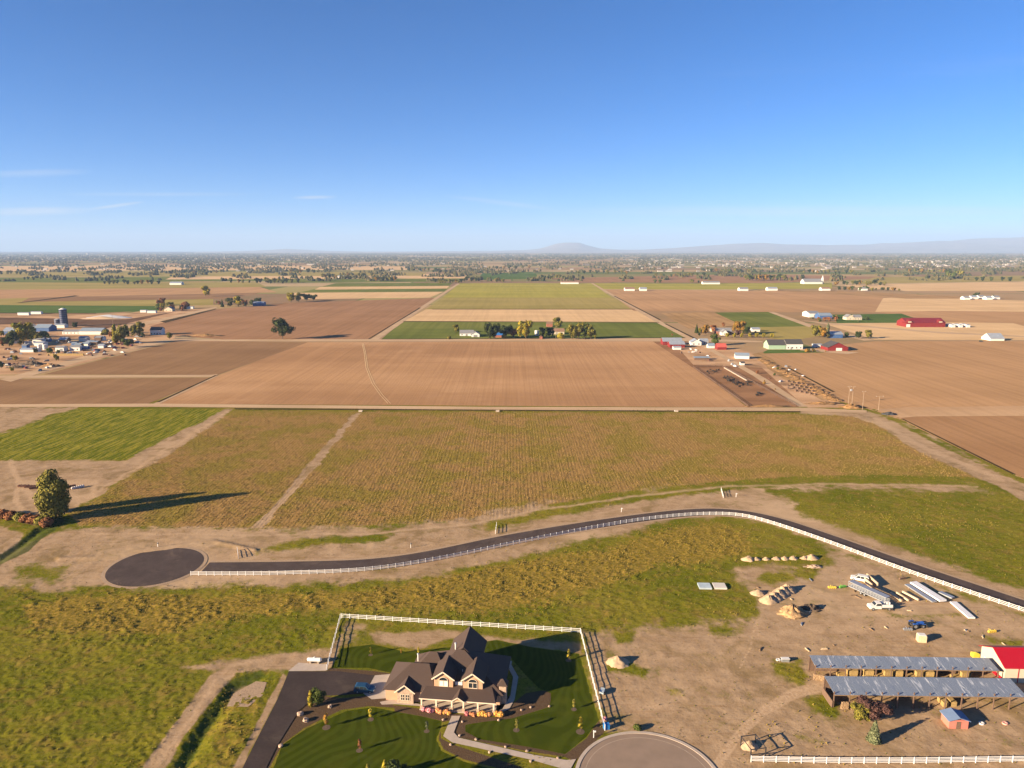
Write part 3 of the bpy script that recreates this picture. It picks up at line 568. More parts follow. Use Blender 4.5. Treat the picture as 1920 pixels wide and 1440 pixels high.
GREYROOF = mat('grey_roof', (.20, .20, .21), .7, var=.15, scale=.5)
DKROOF = mat('charcoal_roof', (.065, .06, .062), .85, var=.25, scale=.8)
TINROOF = mat('tin_roof', (.42, .46, .50), .4, .4, var=.2, scale=.3)
BLUEW = mat('blue_siding', (.05, .11, .26), .7, var=.15, scale=.5)
HAY = mat('hay', (.40, .275, .11), .95, var=.4, scale=3, bump=.5)
STONE = mat('field_stone', (.46, .33, .24), .9, var=.45, scale=2.2, bump=.4)
SOILM = mat('heaped_soil', (.46, .33, .21), .95, var=.3, scale=1.2, bump=.4)
# ------------------------------------------------------------------ vegetation
def leaf_mat(name, a, b, c=None):
    m = bpy.data.materials.new(name); m.use_nodes = True; n = NT(m); bs = m.node_tree.nodes['Principled BSDF']
    bs.inputs['Roughness'].default_value = .8; bs.inputs['Specular IOR Level'].default_value = .15
    g = n.N('ShaderNodeNewGeometry'); P = n.N('ShaderNodeTexCoord').outputs['Object']
    col = n.mix(g.outputs['Random Per Island'], a, b)
    if c: col = n.mix(n.ramp(n.noise(P, .6, 2, .5), .45, .62), col, c)
    n.K(col, bs.inputs['Base Color']); MATS[name] = m; return m
L_GREEN = leaf_mat('leaf_green', (.035, .055, .010), (.10, .115, .022))
L_OLIVE = leaf_mat('leaf_olive', (.075, .08, .012), (.23, .19, .032))
L_YELLOW = leaf_mat('leaf_yellow', (.22, .17, .015), (.42, .31, .03), (.14, .15, .02))
L_ORANGE = leaf_mat('leaf_orange', (.20, .10, .015), (.36, .18, .03), (.14, .11, .02))
L_DARK = leaf_mat('leaf_dark', (.018, .030, .008), (.055, .070, .018))
L_RUST = leaf_mat('leaf_rust', (.16, .06, .025), (.30, .13, .05))
L_PURPLE = leaf_mat('leaf_purple', (.05, .025, .022), (.11, .055, .045))
L_GREYG = leaf_mat('leaf_greygreen', (.07, .085, .04), (.16, .17, .085))
BARK = mat('bark', (.13, .095, .07), .95, var=.3, scale=3)
def crown_mesh(name, seed, lobes, n, size, fill=.55):
    rs = np.random.RandomState(seed); v = []; f = []
    tot = sum(r*r*h for _, _, _, r, h in lobes)
    for (cx, cy, cz, r, h) in lobes:
        k = int(n*r*r*h/tot)
        d = rs.normal(size=(k, 3)); d /= np.linalg.norm(d, axis=1)[:, None]
        rad = (fill+(1-fill)*rs.rand(k))**.6*(1+.18*(rs.rand(k)-.5))
        p = d*rad[:, None]*np.array([r, r, h])+np.array([cx, cy, cz])
        t = rs.normal(size=(k, 3)); t /= np.linalg.norm(t, axis=1)[:, None]
        q = np.cross(d+.6*rs.normal(size=(k, 3)), t); q /= np.linalg.norm(q, axis=1)[:, None]
        t = np.cross(q, d); t /= np.linalg.norm(t, axis=1)[:, None]+1e-9
        s = size*(.6+.8*rs.rand(k))[:, None]
        P = np.stack([p-t*s-q*s*.6, p+t*s-q*s*.5, p+t*s*.7+q*s*.7, p-t*s*.8+q*s*.6], 1).reshape(-1, 3)
        b = len(v); v += [tuple(x) for x in P]; f += [(b+4*i, b+4*i+1, b+4*i+2, b+4*i+3) for i in range(k)]
    me = bpy.data.meshes.new(name); me.from_pydata(v, [], f); me.update(); return me
def lobed(seed, r, h, z0, n=7, squeeze=.5):
    rs = random.Random(seed); L = [(0, 0, z0+h*.48, r*.5, h*.46)]
    for i in range(n):
        a = 2*math.pi*i/n+rs.uniform(-.4, .4); q = rs.uniform(.38, .8)*r; zz = z0+h*rs.uniform(.16, .84)
        L.append((q*math.cos(a), q*math.sin(a), zz, r*rs.uniform(.24, .46), h*rs.uniform(.12, .25)))
    return L
def trunk_mesh(h, r, seed=0, limbs=5):
    rs = random.Random(seed); b = MB(); b.cyl((0, 0, -.2), (0, 0, h*.6), r, r*.55, 8); b.cyl((0, 0, h*.6), (.1, 0, h*.85), r*.55, r*.15, 6)
    for i in range(limbs):
        a = rs.uniform(0, 6.28); z = h*rs.uniform(.3, .6); l = h*rs.uniform(.18, .3)
        b.cyl((0, 0, z), (l*math.cos(a), l*math.sin(a), z+l*.8), r*.35, r*.1, 5)
    return b.mesh('trunk')
def tufts(name, weight, n, lo, hi, m, seed, rows=0.0):
    rs = np.random.RandomState(seed); T = TUFT; sel = T['near'] & (T['Y'] > 112) & (T['Y'] < 446) & (np.abs(T['X']) < 90+.8*T['Y'])
    dy = np.gradient(T['Y'], axis=0); dx = np.gradient(T['X'], axis=1); wt = np.where(sel, weight*dy*dx/(T['Y']/150)**1.1, 0).ravel(); wt = np.clip(wt, 0, None); wt /= wt.sum()
    i = rs.choice(wt.size, n, p=wt); cx = T['X'].ravel()[i]+rs.uniform(-.4, .4, n); cy = T['Y'].ravel()[i]+rs.uniform(-.5, .5, n); cz = T['Z'].ravel()[i]-.03
    if rows: cx = np.round(cx/rows)*rows+rs.normal(0, .24, n)
    k = 3; a = rs.uniform(0, 6.28, (n, k)); h = rs.uniform(lo, hi, (n, 1))*rs.uniform(.7, 1.1, (n, k)); w = h*rs.uniform(.35, .6, (n, k)); ln = h*rs.uniform(.1, .55, (n, k))
    C = np.stack([cx, cy, cz], -1)[:, None, :]; d = np.stack([np.cos(a), np.sin(a), 0*a], -1); t = np.stack([-np.sin(a), np.cos(a), 0*a], -1)
    A = C+t*w[..., None]; B = C-t*w[..., None]; P = C+d*ln[..., None]; P[..., 2] += h; M = C+d*(ln*.25)[..., None]+t*(w*.5)[..., None]; M[..., 2] += h*.75
    V = np.stack([A, B, P, M], 2).reshape(-1, 3); q = np.arange(n*k)*4; L = np.stack([q, q+1, q+2, q+3], -1).ravel()
    me = bpy.data.meshes.new(name); me.vertices.add(len(V)); me.vertices.foreach_set('co', V.ravel()); me.loops.add(len(L)); me.loops.foreach_set('vertex_index', L.astype(np.int32)); me.polygons.add(n*k); me.polygons.foreach_set('loop_start', (np.arange(n*k)*4).astype(np.int32)); me.update(calc_edges=True)
    return tag(link(name, me, m), kind='stuff')
def near_disc(c, r): return np.clip(r+.6-np.hypot(TUFT['X']-c[0], TUFT['Y']-c[1]), 0, 1)
TUFT['bare'] = np.clip(TUFT['bare']+near_disc(CDS, 15.4)+near_disc(CB, 14.8)+polymask(TUFT['px'], TUFT['py'], [(530,1254),(740,1256),(730,1315),(640,1310),(590,1308),(560,1336),(522,1400),(490,1470),(436,1470),(476,1388),(515,1308)], 3)*2+linemask(TUFT['px'], TUFT['py'], ROADC, 14, 3), 0, 1)
TB = 1-TUFT['bare']; TG = (1-TUFT['dirt'])*(1-TUFT['stub'])*(1-TUFT['rf'])*TB
tufts('grass_tufts', TG*(.5+TUFT['fg']*.6)+TUFT['dirt']*.006*TB*np.clip((TUFT['patch']-.56)*8, 0, 1), 30000, .12, .30, leaf_mat('tuft_green', (.10, .108, .008), (.20, .175, .022)), 1)
tufts('dry_weeds', (TUFT['weeds']*np.clip((TUFT['patch']-.38)*5, 0, 1)+.10*TG*np.clip((TUFT['patch']-.5)*6, 0, 1))*TB, 11000, .16, .40, leaf_mat('tuft_golden', (.17, .135, .018), (.30, .215, .05)), 2)
tufts('field_stubble', TUFT['stub']*TB*(1-TUFT['dirt']), 60000, .18, .42, leaf_mat('tuft_stubble', (.16, .12, .02), (.38, .25, .09)), 3, rows=1.05)
# unit prototypes: height 10 m
PROTO = {}
def proto(kind, lobes, n, size, tr=.22, fill=.55):
    PROTO[kind] = (crown_mesh('crown', hash(kind) % 1000 if False else len(PROTO)+11, lobes, n, size, fill), trunk_mesh(10, tr, len(PROTO)))
proto('round', lobed(1, 4.2, 9.2, .7, 12), 3300, .26, fill=.3); proto('oval', lobed(2, 3.2, 9.4, .5, 11), 2900, .25, fill=.3); proto('wide', lobed(3, 5.4, 8.6, 1.3, 14), 3500, .28, fill=.3)
proto('tall', [(0, 0, 2.6, 1.5, 2.2), (.3, .1, 5, 1.35, 2.4), (-.2, .1, 7.4, 1.0, 2.0), (0, 0, 9, .6, 1.0)], 1800, .28)
proto('conifer', [(0, 0, 1.2+i*1.15, 2.3*(1-i/8.4), .85) for i in range(8)], 2200, .28, .2)
proto('small', lobed(4, 4.4, 9.2, .6, 7), 460, .75, fill=.4); proto('smalltall', [(0, 0, 3, 1.8, 2.6), (.3, 0, 6.6, 1.5, 2.8)], 320, .65)
proto('sapling', [(0, 0, 4, 1.2, 2.0), (.4, .1, 6.5, 1.3, 2.4), (-.2, 0, 8.6, .8, 1.4)], 95, .55, .14, .2); proto('bush', [(0, 0, 4.5, 5.5, 5), (2.5, 1, 3.5, 3.5, 3.5), (-2.5, -1, 3.5, 3.6, 3.4)], 700, .8, .12)
def zc(py): b = G(960, py)[1]; return b*cp+CH*sp
def mpp(py): return zc(py)/F                       # metres per photo pixel at the ground row py
def px_h(px, pyb, pyt):                            # height of an upright thing from its base and top rows
    x, y = G(px, pyb); lo, hi = 0.0, 90.0
    for _ in range(40):
        m = (lo+hi)/2; dz = m-CH; f = y*cp-dz*sp; u = y*sp+dz*cp
        if 720-F*u/f > pyt: lo = m
        else: hi = m
    return lo
def tree(kind, px, pyb, pyt, m, label, group=None, name='tree', widen=1.0, cat='tree', parts=True, z=-.02):
    h = px_h(px, pyb, pyt); x, y = G(px, pyb); s = h/10
    cm, tm = PROTO[kind]
    root = empty(name, (x, y, z), random.uniform(0, 6.28), label, cat, group)
    root.scale = (s*widen, s*widen, s)
    key = (cm.name, m.name)
    if key not in CM: c2 = cm.copy(); c2.materials.clear(); c2.materials.append(m); CM[key] = c2
    if not tm.materials: tm.materials.append(BARK)
    for nm, me in (('crown', CM[key]), ('trunk', tm)):
        o = bpy.data.objects.new(nm, me); COL.objects.link(o); o.parent = root
    return root
CM = {}
# ------------------------------------------------------------------ white rail fences
POST = MB().box(-.065, .065, -.065, .065, -.1, 1.42).add([(-.08, -.08, 1.42), (.08, -.08, 1.42), (.08, .08, 1.42), (-.08, .08, 1.42), (0, 0, 1.5)], [(0, 1, 4), (1, 2, 4), (2, 3, 4), (3, 0, 4), (3, 2, 1, 0)]).mesh('post'); POST.materials.append(WHITE)
def fence(label, pts, spacing=2.44, rails=(.36, .80, 1.24), name='white_rail_fence', z=0.0):
    P = [Vector((p[0], p[1])) for p in pts]; acc = [0]
    for a, b in zip(P[:-1], P[1:]): acc.append(acc[-1]+(b-a).length)
    n = max(1, round(acc[-1]/spacing)); st = []
    for i in range(n+1):
        d = acc[-1]*i/n; k = max(j for j in range(len(acc)) if acc[j] <= d+1e-6); k = min(k, len(P)-2)
        st.append(P[k].lerp(P[k+1], (d-acc[k])/max(1e-6, acc[k+1]-acc[k])))
    root = empty(name, (st[0].x, st[0].y, z), 0, label, 'fence'); o0 = st[0]
    for i, p in enumerate(st):
        q = st[min(i+1, n)]-st[max(i-1, 0)]
        o = bpy.data.objects.new('post', POST); COL.objects.link(o); o.parent = root; o.location = (p.x-o0.x, p.y-o0.y, 0); o.rotation_euler = (0, 0, math.atan2(q.y, q.x))
    for r in rails:
        b = MB()
        for a, c in zip(st[:-1], st[1:]): b.bar((a.x-o0.x, a.y-o0.y, r), (c.x-o0.x, c.y-o0.y, r), .045, .12)
        b.build('rail', WHITE, root)
    return root
FP = [G(*p) for p in [(640,1159),(1088,1187)]]
fence('white three-rail fence along the back of the house yard', FP); fence('white three-rail fence on the driveway side of the house yard', [G(638,1161), G(613,1256)])
fence('white three-rail fence beside the house lawn with children\'s things behind it', [G(1089,1189), G(1134,1370)])
fr = smooth_line([G(*p) for p in [(358,1079),(470,1079),(560,1077),(640,1074),(720,1067),(830,1049),(960,1022),(1090,996),(1180,980),(1260,970),(1330,966),(1390,969),(1450,984),(1550,1018),(1690,1070),(1800,1108),(1920,1148),(2030,1186)]], 5)
fence('long white three-rail fence curving along the new asphalt road', fr)
fence('white three-rail fence along the street below the woodpiles', [G(1408,1429), G(1560,1432), G(1720,1432), G(1990,1428)], rails=(.36, .68, 1.0, 1.3))
for i, (a, b, lab) in enumerate([((447,1047),(445,1033), 'short white fence stub at the ditch beside the turning circle'), ((929,1001),(931,986), 'short white fence stub at the ditch near the middle of the road'), ((1356,934),(1352,920), 'short white fence stub at the ditch on the road bend')]):
    fence(lab, [G(*a), G(*b)], spacing=2.2)
for px, py, lab in [(296,1026,'slim white utility marker post above the turning circle'), (770,1027,'slim white utility marker post between ditch and road'), (1165,960,'slim white utility marker post beside the road before the bend'), (1380,932,'slim white utility marker post past the road bend'), (1113,1383,'white mailbox post at the edge of the street circle')]:
    x, y = G(px, py); r = empty('marker_post', (x, y, 0), 0, lab, 'post'); MB().box(-.07, .07, -.07, .07, -.1, 1.7).build('post', WHITE, r); MB().box(-.12, .45, -.1, .1, 1.3, 1.6).build('marker_box', WPAINT if px > 1100 else DARK, r)
# ------------------------------------------------------------------ the house
def shingle():
    m = bpy.data.materials.new('shingles'); m.use_nodes = True; n = NT(m); bs = m.node_tree.nodes['Principled BSDF']; bs.inputs['Roughness'].default_value = .9
    P = n.N('ShaderNodeTexCoord').outputs['Object']
    w = n.N('ShaderNodeTexWave'); w.bands_direction = 'Z'; w.inputs['Scale'].default_value = 2.2; w.inputs['Distortion'].default_value = .4; n.K(P, w.inputs['Vector'])
    c = n.mix(n.noise(P, 2.5, 5, .7), (.040, .023, .017), (.075, .045, .033)); c = n.mix(n.math('MULTIPLY', w.outputs['Fac'], .35), c, (.04, .028, .024))
    n.K(c, bs.inputs['Base Color']); return m
SHING = shingle(); STUCCO = mat('tan_stucco', (.45, .275, .17), .9, var=.12, scale=1.2); TRIM = mat('cream_trim', (.62, .50, .38), .7); SOFF = mat('porch_stone', (.44, .31, .22), .9, var=.4, scale=3, bump=.4)
HO = (-28.5, 144.7); HR = R(-6.5)
house = empty('house', (*HO, 0), HR, 'large tan house with brown shingle roofs, two dormers and a columned porch', 'house')
w = MB(); w.box(0, 8.4, 0, 10, 0, 2.95); w.box(4.4, 12.4, 5.4, 13.6, 0, 2.95); w.box(8.4, 26.1, .9, 15.2, 0, 2.85); w.box(12.8, 19.9, 8.8, 17.3, 0, 5.6); w.tri(12.8, 19.9, 8.8, 17.3, 5.6, 8.75)
walls = w.build('wall', STUCCO, house)
by = MB(); by.box(2.9, 6.6, -.9, .2, 0, 3.0); by.tri(2.9, 6.6, -.9, .2, 3.0, 4.6); bay = by.build('stone_bay', STONE, house)
r = MB(); r.hip(-.45, 11.5, -.45, 10.5, 2.95, (4.9, 5.0, 6.5), (9.0, 5.0, 6.5)); r.hip(4.0, 13.4, 5.0, 14.1, 2.95, (8.2, 9.4, 6.9), (9.8, 9.4, 6.9))
r.hip(8.0, 26.7, .3, 15.8, 2.95, (14.8, 8.3, 8.5), (16.6, 8.3, 8.5)); r.gable(12.2, 20.5, 8.2, 17.8, 5.5, 9.2)
r.gable(2.4, 7.1, -1.35, 3.2, 3.0, 4.85)
roof = r.build('roof', SHING, house)
for dx0, dx1 in ((11.0, 15.3), (17.6, 22.0)):
    d = MB(); d.box(dx0, dx1, .8, 4.8, 3.2, 5.85); d.tri(dx0, dx1, .8, 5.6, 5.85, 7.45); dm = d.build('dormer', STUCCO, house)
    MB().gable(dx0-.45, dx1+.45, .35, 7.2, 5.75, 7.67).build('dormer_roof', SHING, dm)
    xm = (dx0+dx1)/2; t = MB()
    for s in (-1, 1): t.bar((xm, .32, 7.59), (xm+s*(2.15+.45), .32, 5.67), .08, .28)
    t.build('rake_trim', TRIM, dm)
    n = 12; av = [(xm+1.0*math.cos(math.pi*i/n), .73, 5.3+.85*math.sin(math.pi*i/n)) for i in range(n+1)]
    arch = [(x, y-.04, z) for x, y, z in av]
    wv = obj('window', av+[(x, y+.05, z) for x, y, z in av], [tuple(range(n+1))], GLASS, dm)
    fb = MB()
    for a, b in zip(arch[:-1], arch[1:]): fb.bar(a, b, .1, .1)
    fb.build('window_frame', TRIM, wv)
    for s in (-1, 1):
        p = MB().box(xm+s*.5-.43, xm+s*.5+.43, .7, .77, 3.95, 5.2).build('window', WPAINT if dx0 < 15 else GLASS, dm)
        q = MB()
        for zz in (3.92, 5.23): q.box(xm+s*.5-.5, xm+s*.5+.5, .66, .75, zz-.06, zz+.06)
        for xx in (-.48, .48): q.box(xm+s*.5+xx-.05, xm+s*.5+xx+.05, .66, .75, 3.9, 5.25)
        q.build('window_frame', TRIM, p)
MB().box(15.6, 17.3, 1.5, 1.62, 3.9, 4.7).build('window', WPAINT, house)
pr = MB(); pr.add([(8.3, -2.6, 2.85), (25.4, -2.6, 2.85), (24.0, 1.6, 3.95), (9.4, 1.6, 3.95), (8.3, -2.6, 2.65), (25.4, -2.6, 2.65), (25.4, 1.6, 2.65), (8.3, 1.6, 2.65)], [(0, 1, 2, 3), (4, 5, 1, 0), (5, 6, 2, 1), (7, 4, 0, 3), (7, 6, 5, 4)])
pr.gable(15.6, 18.5, -2.95, 0.4, 2.85, 3.85); prf = pr.build('porch_roof', SHING, house)
tb = MB(); tb.bar((8.3, -2.64, 2.74), (25.4, -2.64, 2.74), .06, .24)
for s in (-1, 1): tb.bar((17.05, -2.98, 3.78), (17.05+s*1.45, -2.98, 2.79), .06, .2)
tb.build('fascia', TRIM, prf); MB().tri(15.8, 18.3, -2.8, -2.6, 2.8, 3.7).build('porch_gable', STUCCO, house)
for x in (8.8, 12.1, 15.6, 18.2, 21.4, 24.9):
    c = MB(); c.box(x-.3, x+.3, -2.5, -1.9, 0, .95); c = c.build('porch_column', SOFF, house); MB().box(x-.17, x+.17, -2.37, -2.03, .95, 2.66).build('column_shaft', TRIM, c)
MB().box(8.4, 25.2, -2.7, .9, 0, .16).build('porch_floor', CONC, house)
for x0, x1 in ((12.8, 13.9), (14.2, 15.0), (19.0, 20.0), (20.3, 21.2), (9.4, 11.0)):
    p = MB().box(x0, x1, .83, .92, 1.0, 2.3).build('window', GLASS, house); q = MB()
    for zz in (1.0, 2.3): q.box(x0-.08, x1+.08, .79, .9, zz-.06, zz+.06)
    for xx in (x0, x1): q.box(xx-.06, xx+.06, .79, .9, 1.0, 2.3)
    q.build('window_frame', TRIM, p)
fd = MB().box(16.4, 17.6, .80, .92, .16, 2.3).build('front_door', DARK, house); MB().box(17.4, 17.48, .74, .82, 1.1, 1.2).build('handle', STEEL, fd)
for x0 in (3.75, 4.85):
    p = MB().box(x0, x0+.85, -.97, -.88, .9, 2.3).build('window', GLASS, bay); q = MB()
    for zz in (.88, 1.6, 2.32): q.box(x0-.06, x0+.91, -1.0, -.93, zz-.05, zz+.05)
    for xx in (x0, x0+.425, x0+.85): q.box(xx-.045, xx+.045, -1.0, -.93, .88, 2.32)
    q.build('window_frame', TRIM, p)
t = MB()
for s in (-1, 1): t.bar((4.75, -1.4, 4.78), (4.75+s*2.35, -1.4, 2.92), .07, .24)
t.build('rake_trim', TRIM, bay)
for y0 in (1.0, 4.2, 7.2): MB().box(-.06, .04, y0, y0+2.5, 0, 2.2).build('garage_door', WPAINT, house)
ch = MB(); ch.box(25.6, 27.2, 1.4, 3.2, 0, 4.6); chm = ch.build('chimney', STONE, house)
MB().add([(25.2, 1.0, 4.6), (27.6, 1.0, 4.6), (27.6, 3.6, 4.6), (25.2, 3.6, 4.6), (26.4, 2.3, 5.7)], [(0, 1, 4), (1, 2, 4), (2, 3, 4), (3, 0, 4), (3, 2, 1, 0)]).build('chimney_cap', SHING, chm)
for x, y, z in ((5.2, 9.6, 5.0), (14.2, 9.9, 8.2)): v = MB().cyl((x, y, z-1), (x, y, z+.9), .16).build('vent_pipe', WPAINT, house); MB().cyl((x, y, z+.9), (x, y, z+1.1), .3, .1).build('vent_cap', STEEL, v)
for x, y, z in ((16.9, 4.2, 5.6), (17.4, 3.2, 4.9)): MB().cyl((x, y, z), (x, y, z+.5), .07).build('vent_pipe', WPAINT, house)
MB().box(23, 26.6, 15.0, 18.0, .05, .35).build('back_patio', CONC, house)
def H(x, y): c, s = math.cos(HR), math.sin(HR); return (HO[0]+x*c-y*s, HO[1]+x*s+y*c)
# flowering shrubs along the porch
FL = [leaf_mat('bloom_%d' % i, a, b) for i, (a, b) in enumerate([((.55, .16, .20), (.72, .38, .40)), ((.62, .24, .10), (.75, .38, .18)), ((.68, .32, .06), (.78, .46, .12)), ((.45, .10, .13), (.62, .24, .22))])]
PUFF = crown_mesh('puff', 77, [(0, 0, .42, .62, .5), (.25, .1, .3, .4, .35), (-.25, -.1, .3, .42, .36)], 260, .13, .75)
CN = ['pink', 'salmon', 'orange', 'crimson']
for i, x in enumerate([9.4, 10.1, 10.8, 11.4, 12.6, 13.3, 14.0, 14.6, 15.2, 19.1, 19.8, 20.6, 21.9, 22.6, 23.3, 24.0, 25.6, 26.5]):
    k = (0, 3, 0, 0, 1, 1, 2, 1, 2, 3, 1, 1, 2, 2, 2, 1, 2, 2)[i]; me = PUFF.copy(); me.materials.append(FL[k]); hx, hy = H(x, -3.3+.2*math.sin(i*2.1)+(x-17)**2*.008)
    o = link('flowering_shrub', me, None, None, (hx, hy, 0), i*1.3); o.scale = [random.uniform(.75, 1.15)]*3
    tag(o, '%s flowering mound in the porch bed' % CN[k], 'shrub', 'flowering mounds along the porch')
# saplings, trees and rocks in the garden
SAP = [(612,1364,1336,L_ORANGE,'orange sapling at the mulch bed edge beside the front lawn'), (695,1349,1327,L_YELLOW,'yellow sapling on the front lawn near the house corner'), (674,1407,1384,L_RUST,'bare rusty sapling in the middle of the front lawn'), (800,1371,1351,L_GREYG,'pale green conical sapling on the front lawn by the path'), (968,1369,1346,L_OLIVE,'olive sapling on the lawn right of the garden path'), (1076,1330,1310,L_OLIVE,'thin sapling on the side lawn near the fence'), (1088,1372,1342,L_YELLOW,'yellow-green sapling at the lawn corner by the fence end'), (695,1228,1212,L_YELLOW,'yellow sapling on the back lawn nearest the driveway'), (785,1227,1212,L_YELLOW,'yellow sapling on the back lawn beside the roof'), (752,1226,1216,L_ORANGE,'low orange sapling on the back lawn'), (1066,1238,1216,L_YELLOW,'sapling standing in the house shadow on the side lawn')]
for px, pb, pt, m, lab in SAP:
    tr = tree('sapling', px, pb, pt, m, lab, 'garden saplings', 'sapling', 1.0); x, y = G(px, pb)
    rg = ring('mulch_ring', (0, 0), .05, 2.4, .0, .12, mat('mulch', (.13, .09, .06), .95, var=.4, scale=4), 20); rg.parent = tr
for px, pb, pt, k, m, lab in [(597,1324,1290,'round',L_GREEN,'broad olive and yellow tree at the driveway bend'), (583,1326,1294,'tall',L_YELLOW,'slim yellow tree beside the broad olive tree at the driveway bend'), (722,1462,1424,'tall',L_YELLOW,'slim yellow tree at the foot of the front lawn'), (690,1466,1432,'tall',L_OLIVE,'slim olive tree at the foot of the front lawn'), (770,1490,1436,'conifer',L_DARK,'dark conifer at the foot of the front lawn'), (745,1500,1432,'round',L_DARK,'dark round tree at the foot of the front lawn')]: tree(k, px, pb, pt, m, lab)
def rock(seed, r):
    rs = random.Random(seed); bm = bmesh.new(); bmesh.ops.create_icosphere(bm, subdivisions=2, radius=r)
    for v in bm.verts: v.co *= rs.uniform(.72, 1.15); v.co.z *= .75
    me = bpy.data.meshes.new('boulder'); bm.to_mesh(me); bm.free(); me.materials.append(STONE); return me
ROCKS = [rock(i, .5) for i in range(4)]
rl = [(563,1340,1.5,'largest pale boulder in the mulch bed by the driveway'), (573,1352,1.5,'pale boulder below the largest one in the driveway bed'), (619,1326,1.1,'pinkish boulder in the shade of the driveway tree'), (526,1400,1.0,'small pink boulder at the lower end of the driveway bed')]
for i, (px, py, s, lab) in enumerate(rl+[(p[0], p[1], .62, 'small boulder lining the garden path') for p in [(831,1350),(867,1354),(862,1380),(892,1387),(845,1397),(948,1401),(918,1411),(988,1409),(935,1351),(1046,1422),(995,1428),(978,1332),(995,1327),(1030,1325)]]):
    x, y = G(px, py); o = link('boulder', ROCKS[i % 4], None, None, (x, y, .18*s), i*1.7); o.scale = (s, s, s); tag(o, lab, 'boulder', 'small boulders lining the garden path' if s < .7 else None)
# propane tank
x, y = G(590, 1243); t = empty('propane_tank', (x, y, .08), R(-4), 'white horizontal propane tank on a pad beside the yard fence', 'tank')
b = MB(); b.cyl((-1.5, 0, .85), (1.5, 0, .85), .5, None, 20, False)
for s in (-1, 1):
    for k in range(3): b.cyl((s*(1.5+.13*k), 0, .85), (s*(1.5+.13*(k+1)), 0, .85), .5*math.cos(k*.5), .5*math.cos((k+1)*.5) if k < 2 else .05, 20, False)
b.build('shell', WPAINT, t, smooth=True)
for s in (-1, 1): MB().box(s-.12, s+.12, -.4, .4, 0, .5).build('foot', CONC, t)
MB().cyl((0, 0, 1.3), (0, 0, 1.55), .2).build('valve_cover', WPAINT, t)
# ------------------------------------------------------------------ vehicles
def wheel(parent, x, y, r, w=.22, rim=True):
    o = MB().cyl((x, y-w/2, r), (x, y+w/2, r), r, None, 16).build('wheel', RUBBER, parent)
    if rim: MB().cyl((x, y-w/2-.02, r), (x, y+w/2+.02, r), r*.58, None, 12).build('rim', STEEL, o)
    return o
def car(name, label, loc, rot, paint, L=4.7, Wd=1.9, Ht=1.75, group=None, kind='suv'):
    root = empty(name, (*loc, .0), rot, label, 'car', group); a = L/2
    hood = .95 if kind == 'suv' else .8; roofz = Ht
    prof = [(-a, .45), (-a, hood-.02), (-a+.06, hood+.08), (-a+.25, roofz-.12), (-a+.6, roofz), (a-2.0, roofz-.03), (a-1.25, hood+.08), (a-.25, hood-.08), (a, hood-.28), (a, .4), (a-.2, .3), (-a+.2, .3)]
    def wz(z): return Wd/2 if z <= hood else Wd/2-.2*(z-hood)/(roofz-hood)
    n = len(prof); v = [(x, -wz(z), z) for x, z in prof]+[(x, wz(z), z) for x, z in prof]
    obj('body', v, [tuple(range(n)), tuple(range(n, 2*n))[::-1]]+[(i, n+i, n+(i+1) % n, (i+1) % n) for i in range(n)], paint, root)
    g = MB()
    for s in (-1, 1):
        yy = lambda z: s*(wz(z)+.012)
        for xa, xb, xc, xd in ((-a+.35, -a+1.3, -a+1.3, -a+.5), (-a+1.42, -a+2.35, -a+2.35, -a+1.42), (-a+2.47, a-1.45, a-2.02, -a+2.47)):
            z0, z1 = hood+.06, roofz-.14; g.add([(xa, yy(z0), z0), (xb, yy(z0), z0), (xc, yy(z1), z1), (xd, yy(z1), z1)], [(0, 1, 2, 3)])
    g.add([(a-1.30, -.72, hood+.14), (a-1.30, .72, hood+.14), (a-1.93, .62, roofz-.08), (a-1.93, -.62, roofz-.08)], [(0, 1, 2, 3)])
    g.add([(-a+.03, -.7, hood+.12), (-a+.03, .7, hood+.12), (-a+.20, .62, roofz-.18), (-a+.20, -.62, roofz-.18)], [(0, 1, 2, 3)]); g.build('window', GLASS, root)
    for x in (-a+.9, a-.9):
        for s in (-1, 1): wheel(root, x, s*(Wd/2-.1), .36)
    for s in (-1, 1):
        MB().box(a-.06, a+.02, s*.7-.2, s*.7+.2, .66, .8).build('headlight', WPAINT, root); MB().box(-a-.02, -a+.05, s*.78-.1, s*.78+.1, .75, 1.1).build('tail_light', REDM, root)
    return root
BLUEP = mat('blue_car_paint', (.022, .075, .14), .3, .3, spec=.6)
car('parked_car', 'blue sport utility car parked at the end of the asphalt driveway', G(684, 1296), R(-4), BLUEP)
# ------------------------------------------------------------------ heaps
def mound(name, label, px, py, rx, ry, h, m, rot=0.0, rough=.12, cat='heap', seed=1, group=None, z=-.05):
    x, y = G(px, py); nr, na = 9, 26; v = [(0, 0, h)]; f = []; rs = random.Random(seed)
    for i in range(1, nr+1):
        t = i/nr
        for j in range(na):
            a = 2*math.pi*j/na; k = 1+rs.uniform(-rough, rough); zz = h*(1-t)**.85*(1+rs.uniform(-rough, rough)*1.2) if i < nr else -.05
            v.append((rx*t*k*math.cos(a), ry*t*k*math.sin(a), zz))
    for j in range(na):
        f.append((0, 1+j, 1+(j+1) % na))
        for i in range(nr-1): a = 1+i*na+j; b = 1+i*na+(j+1) % na; f.append((a, a+na, b+na, b))
    return tag(obj(name, v, f, m, None, (x, y, z), rot, True), label, cat, group)
mound('soil_heap', 'pale round soil heap beside the house yard fence', 1158, 1243, 3.0, 2.6, 1.9, SOILM)
mound('gravel_heap', 'small pale gravel heap with a dark shaded side', 1421, 1113, 2.4, 2.0, 1.3, SOILM, seed=3)
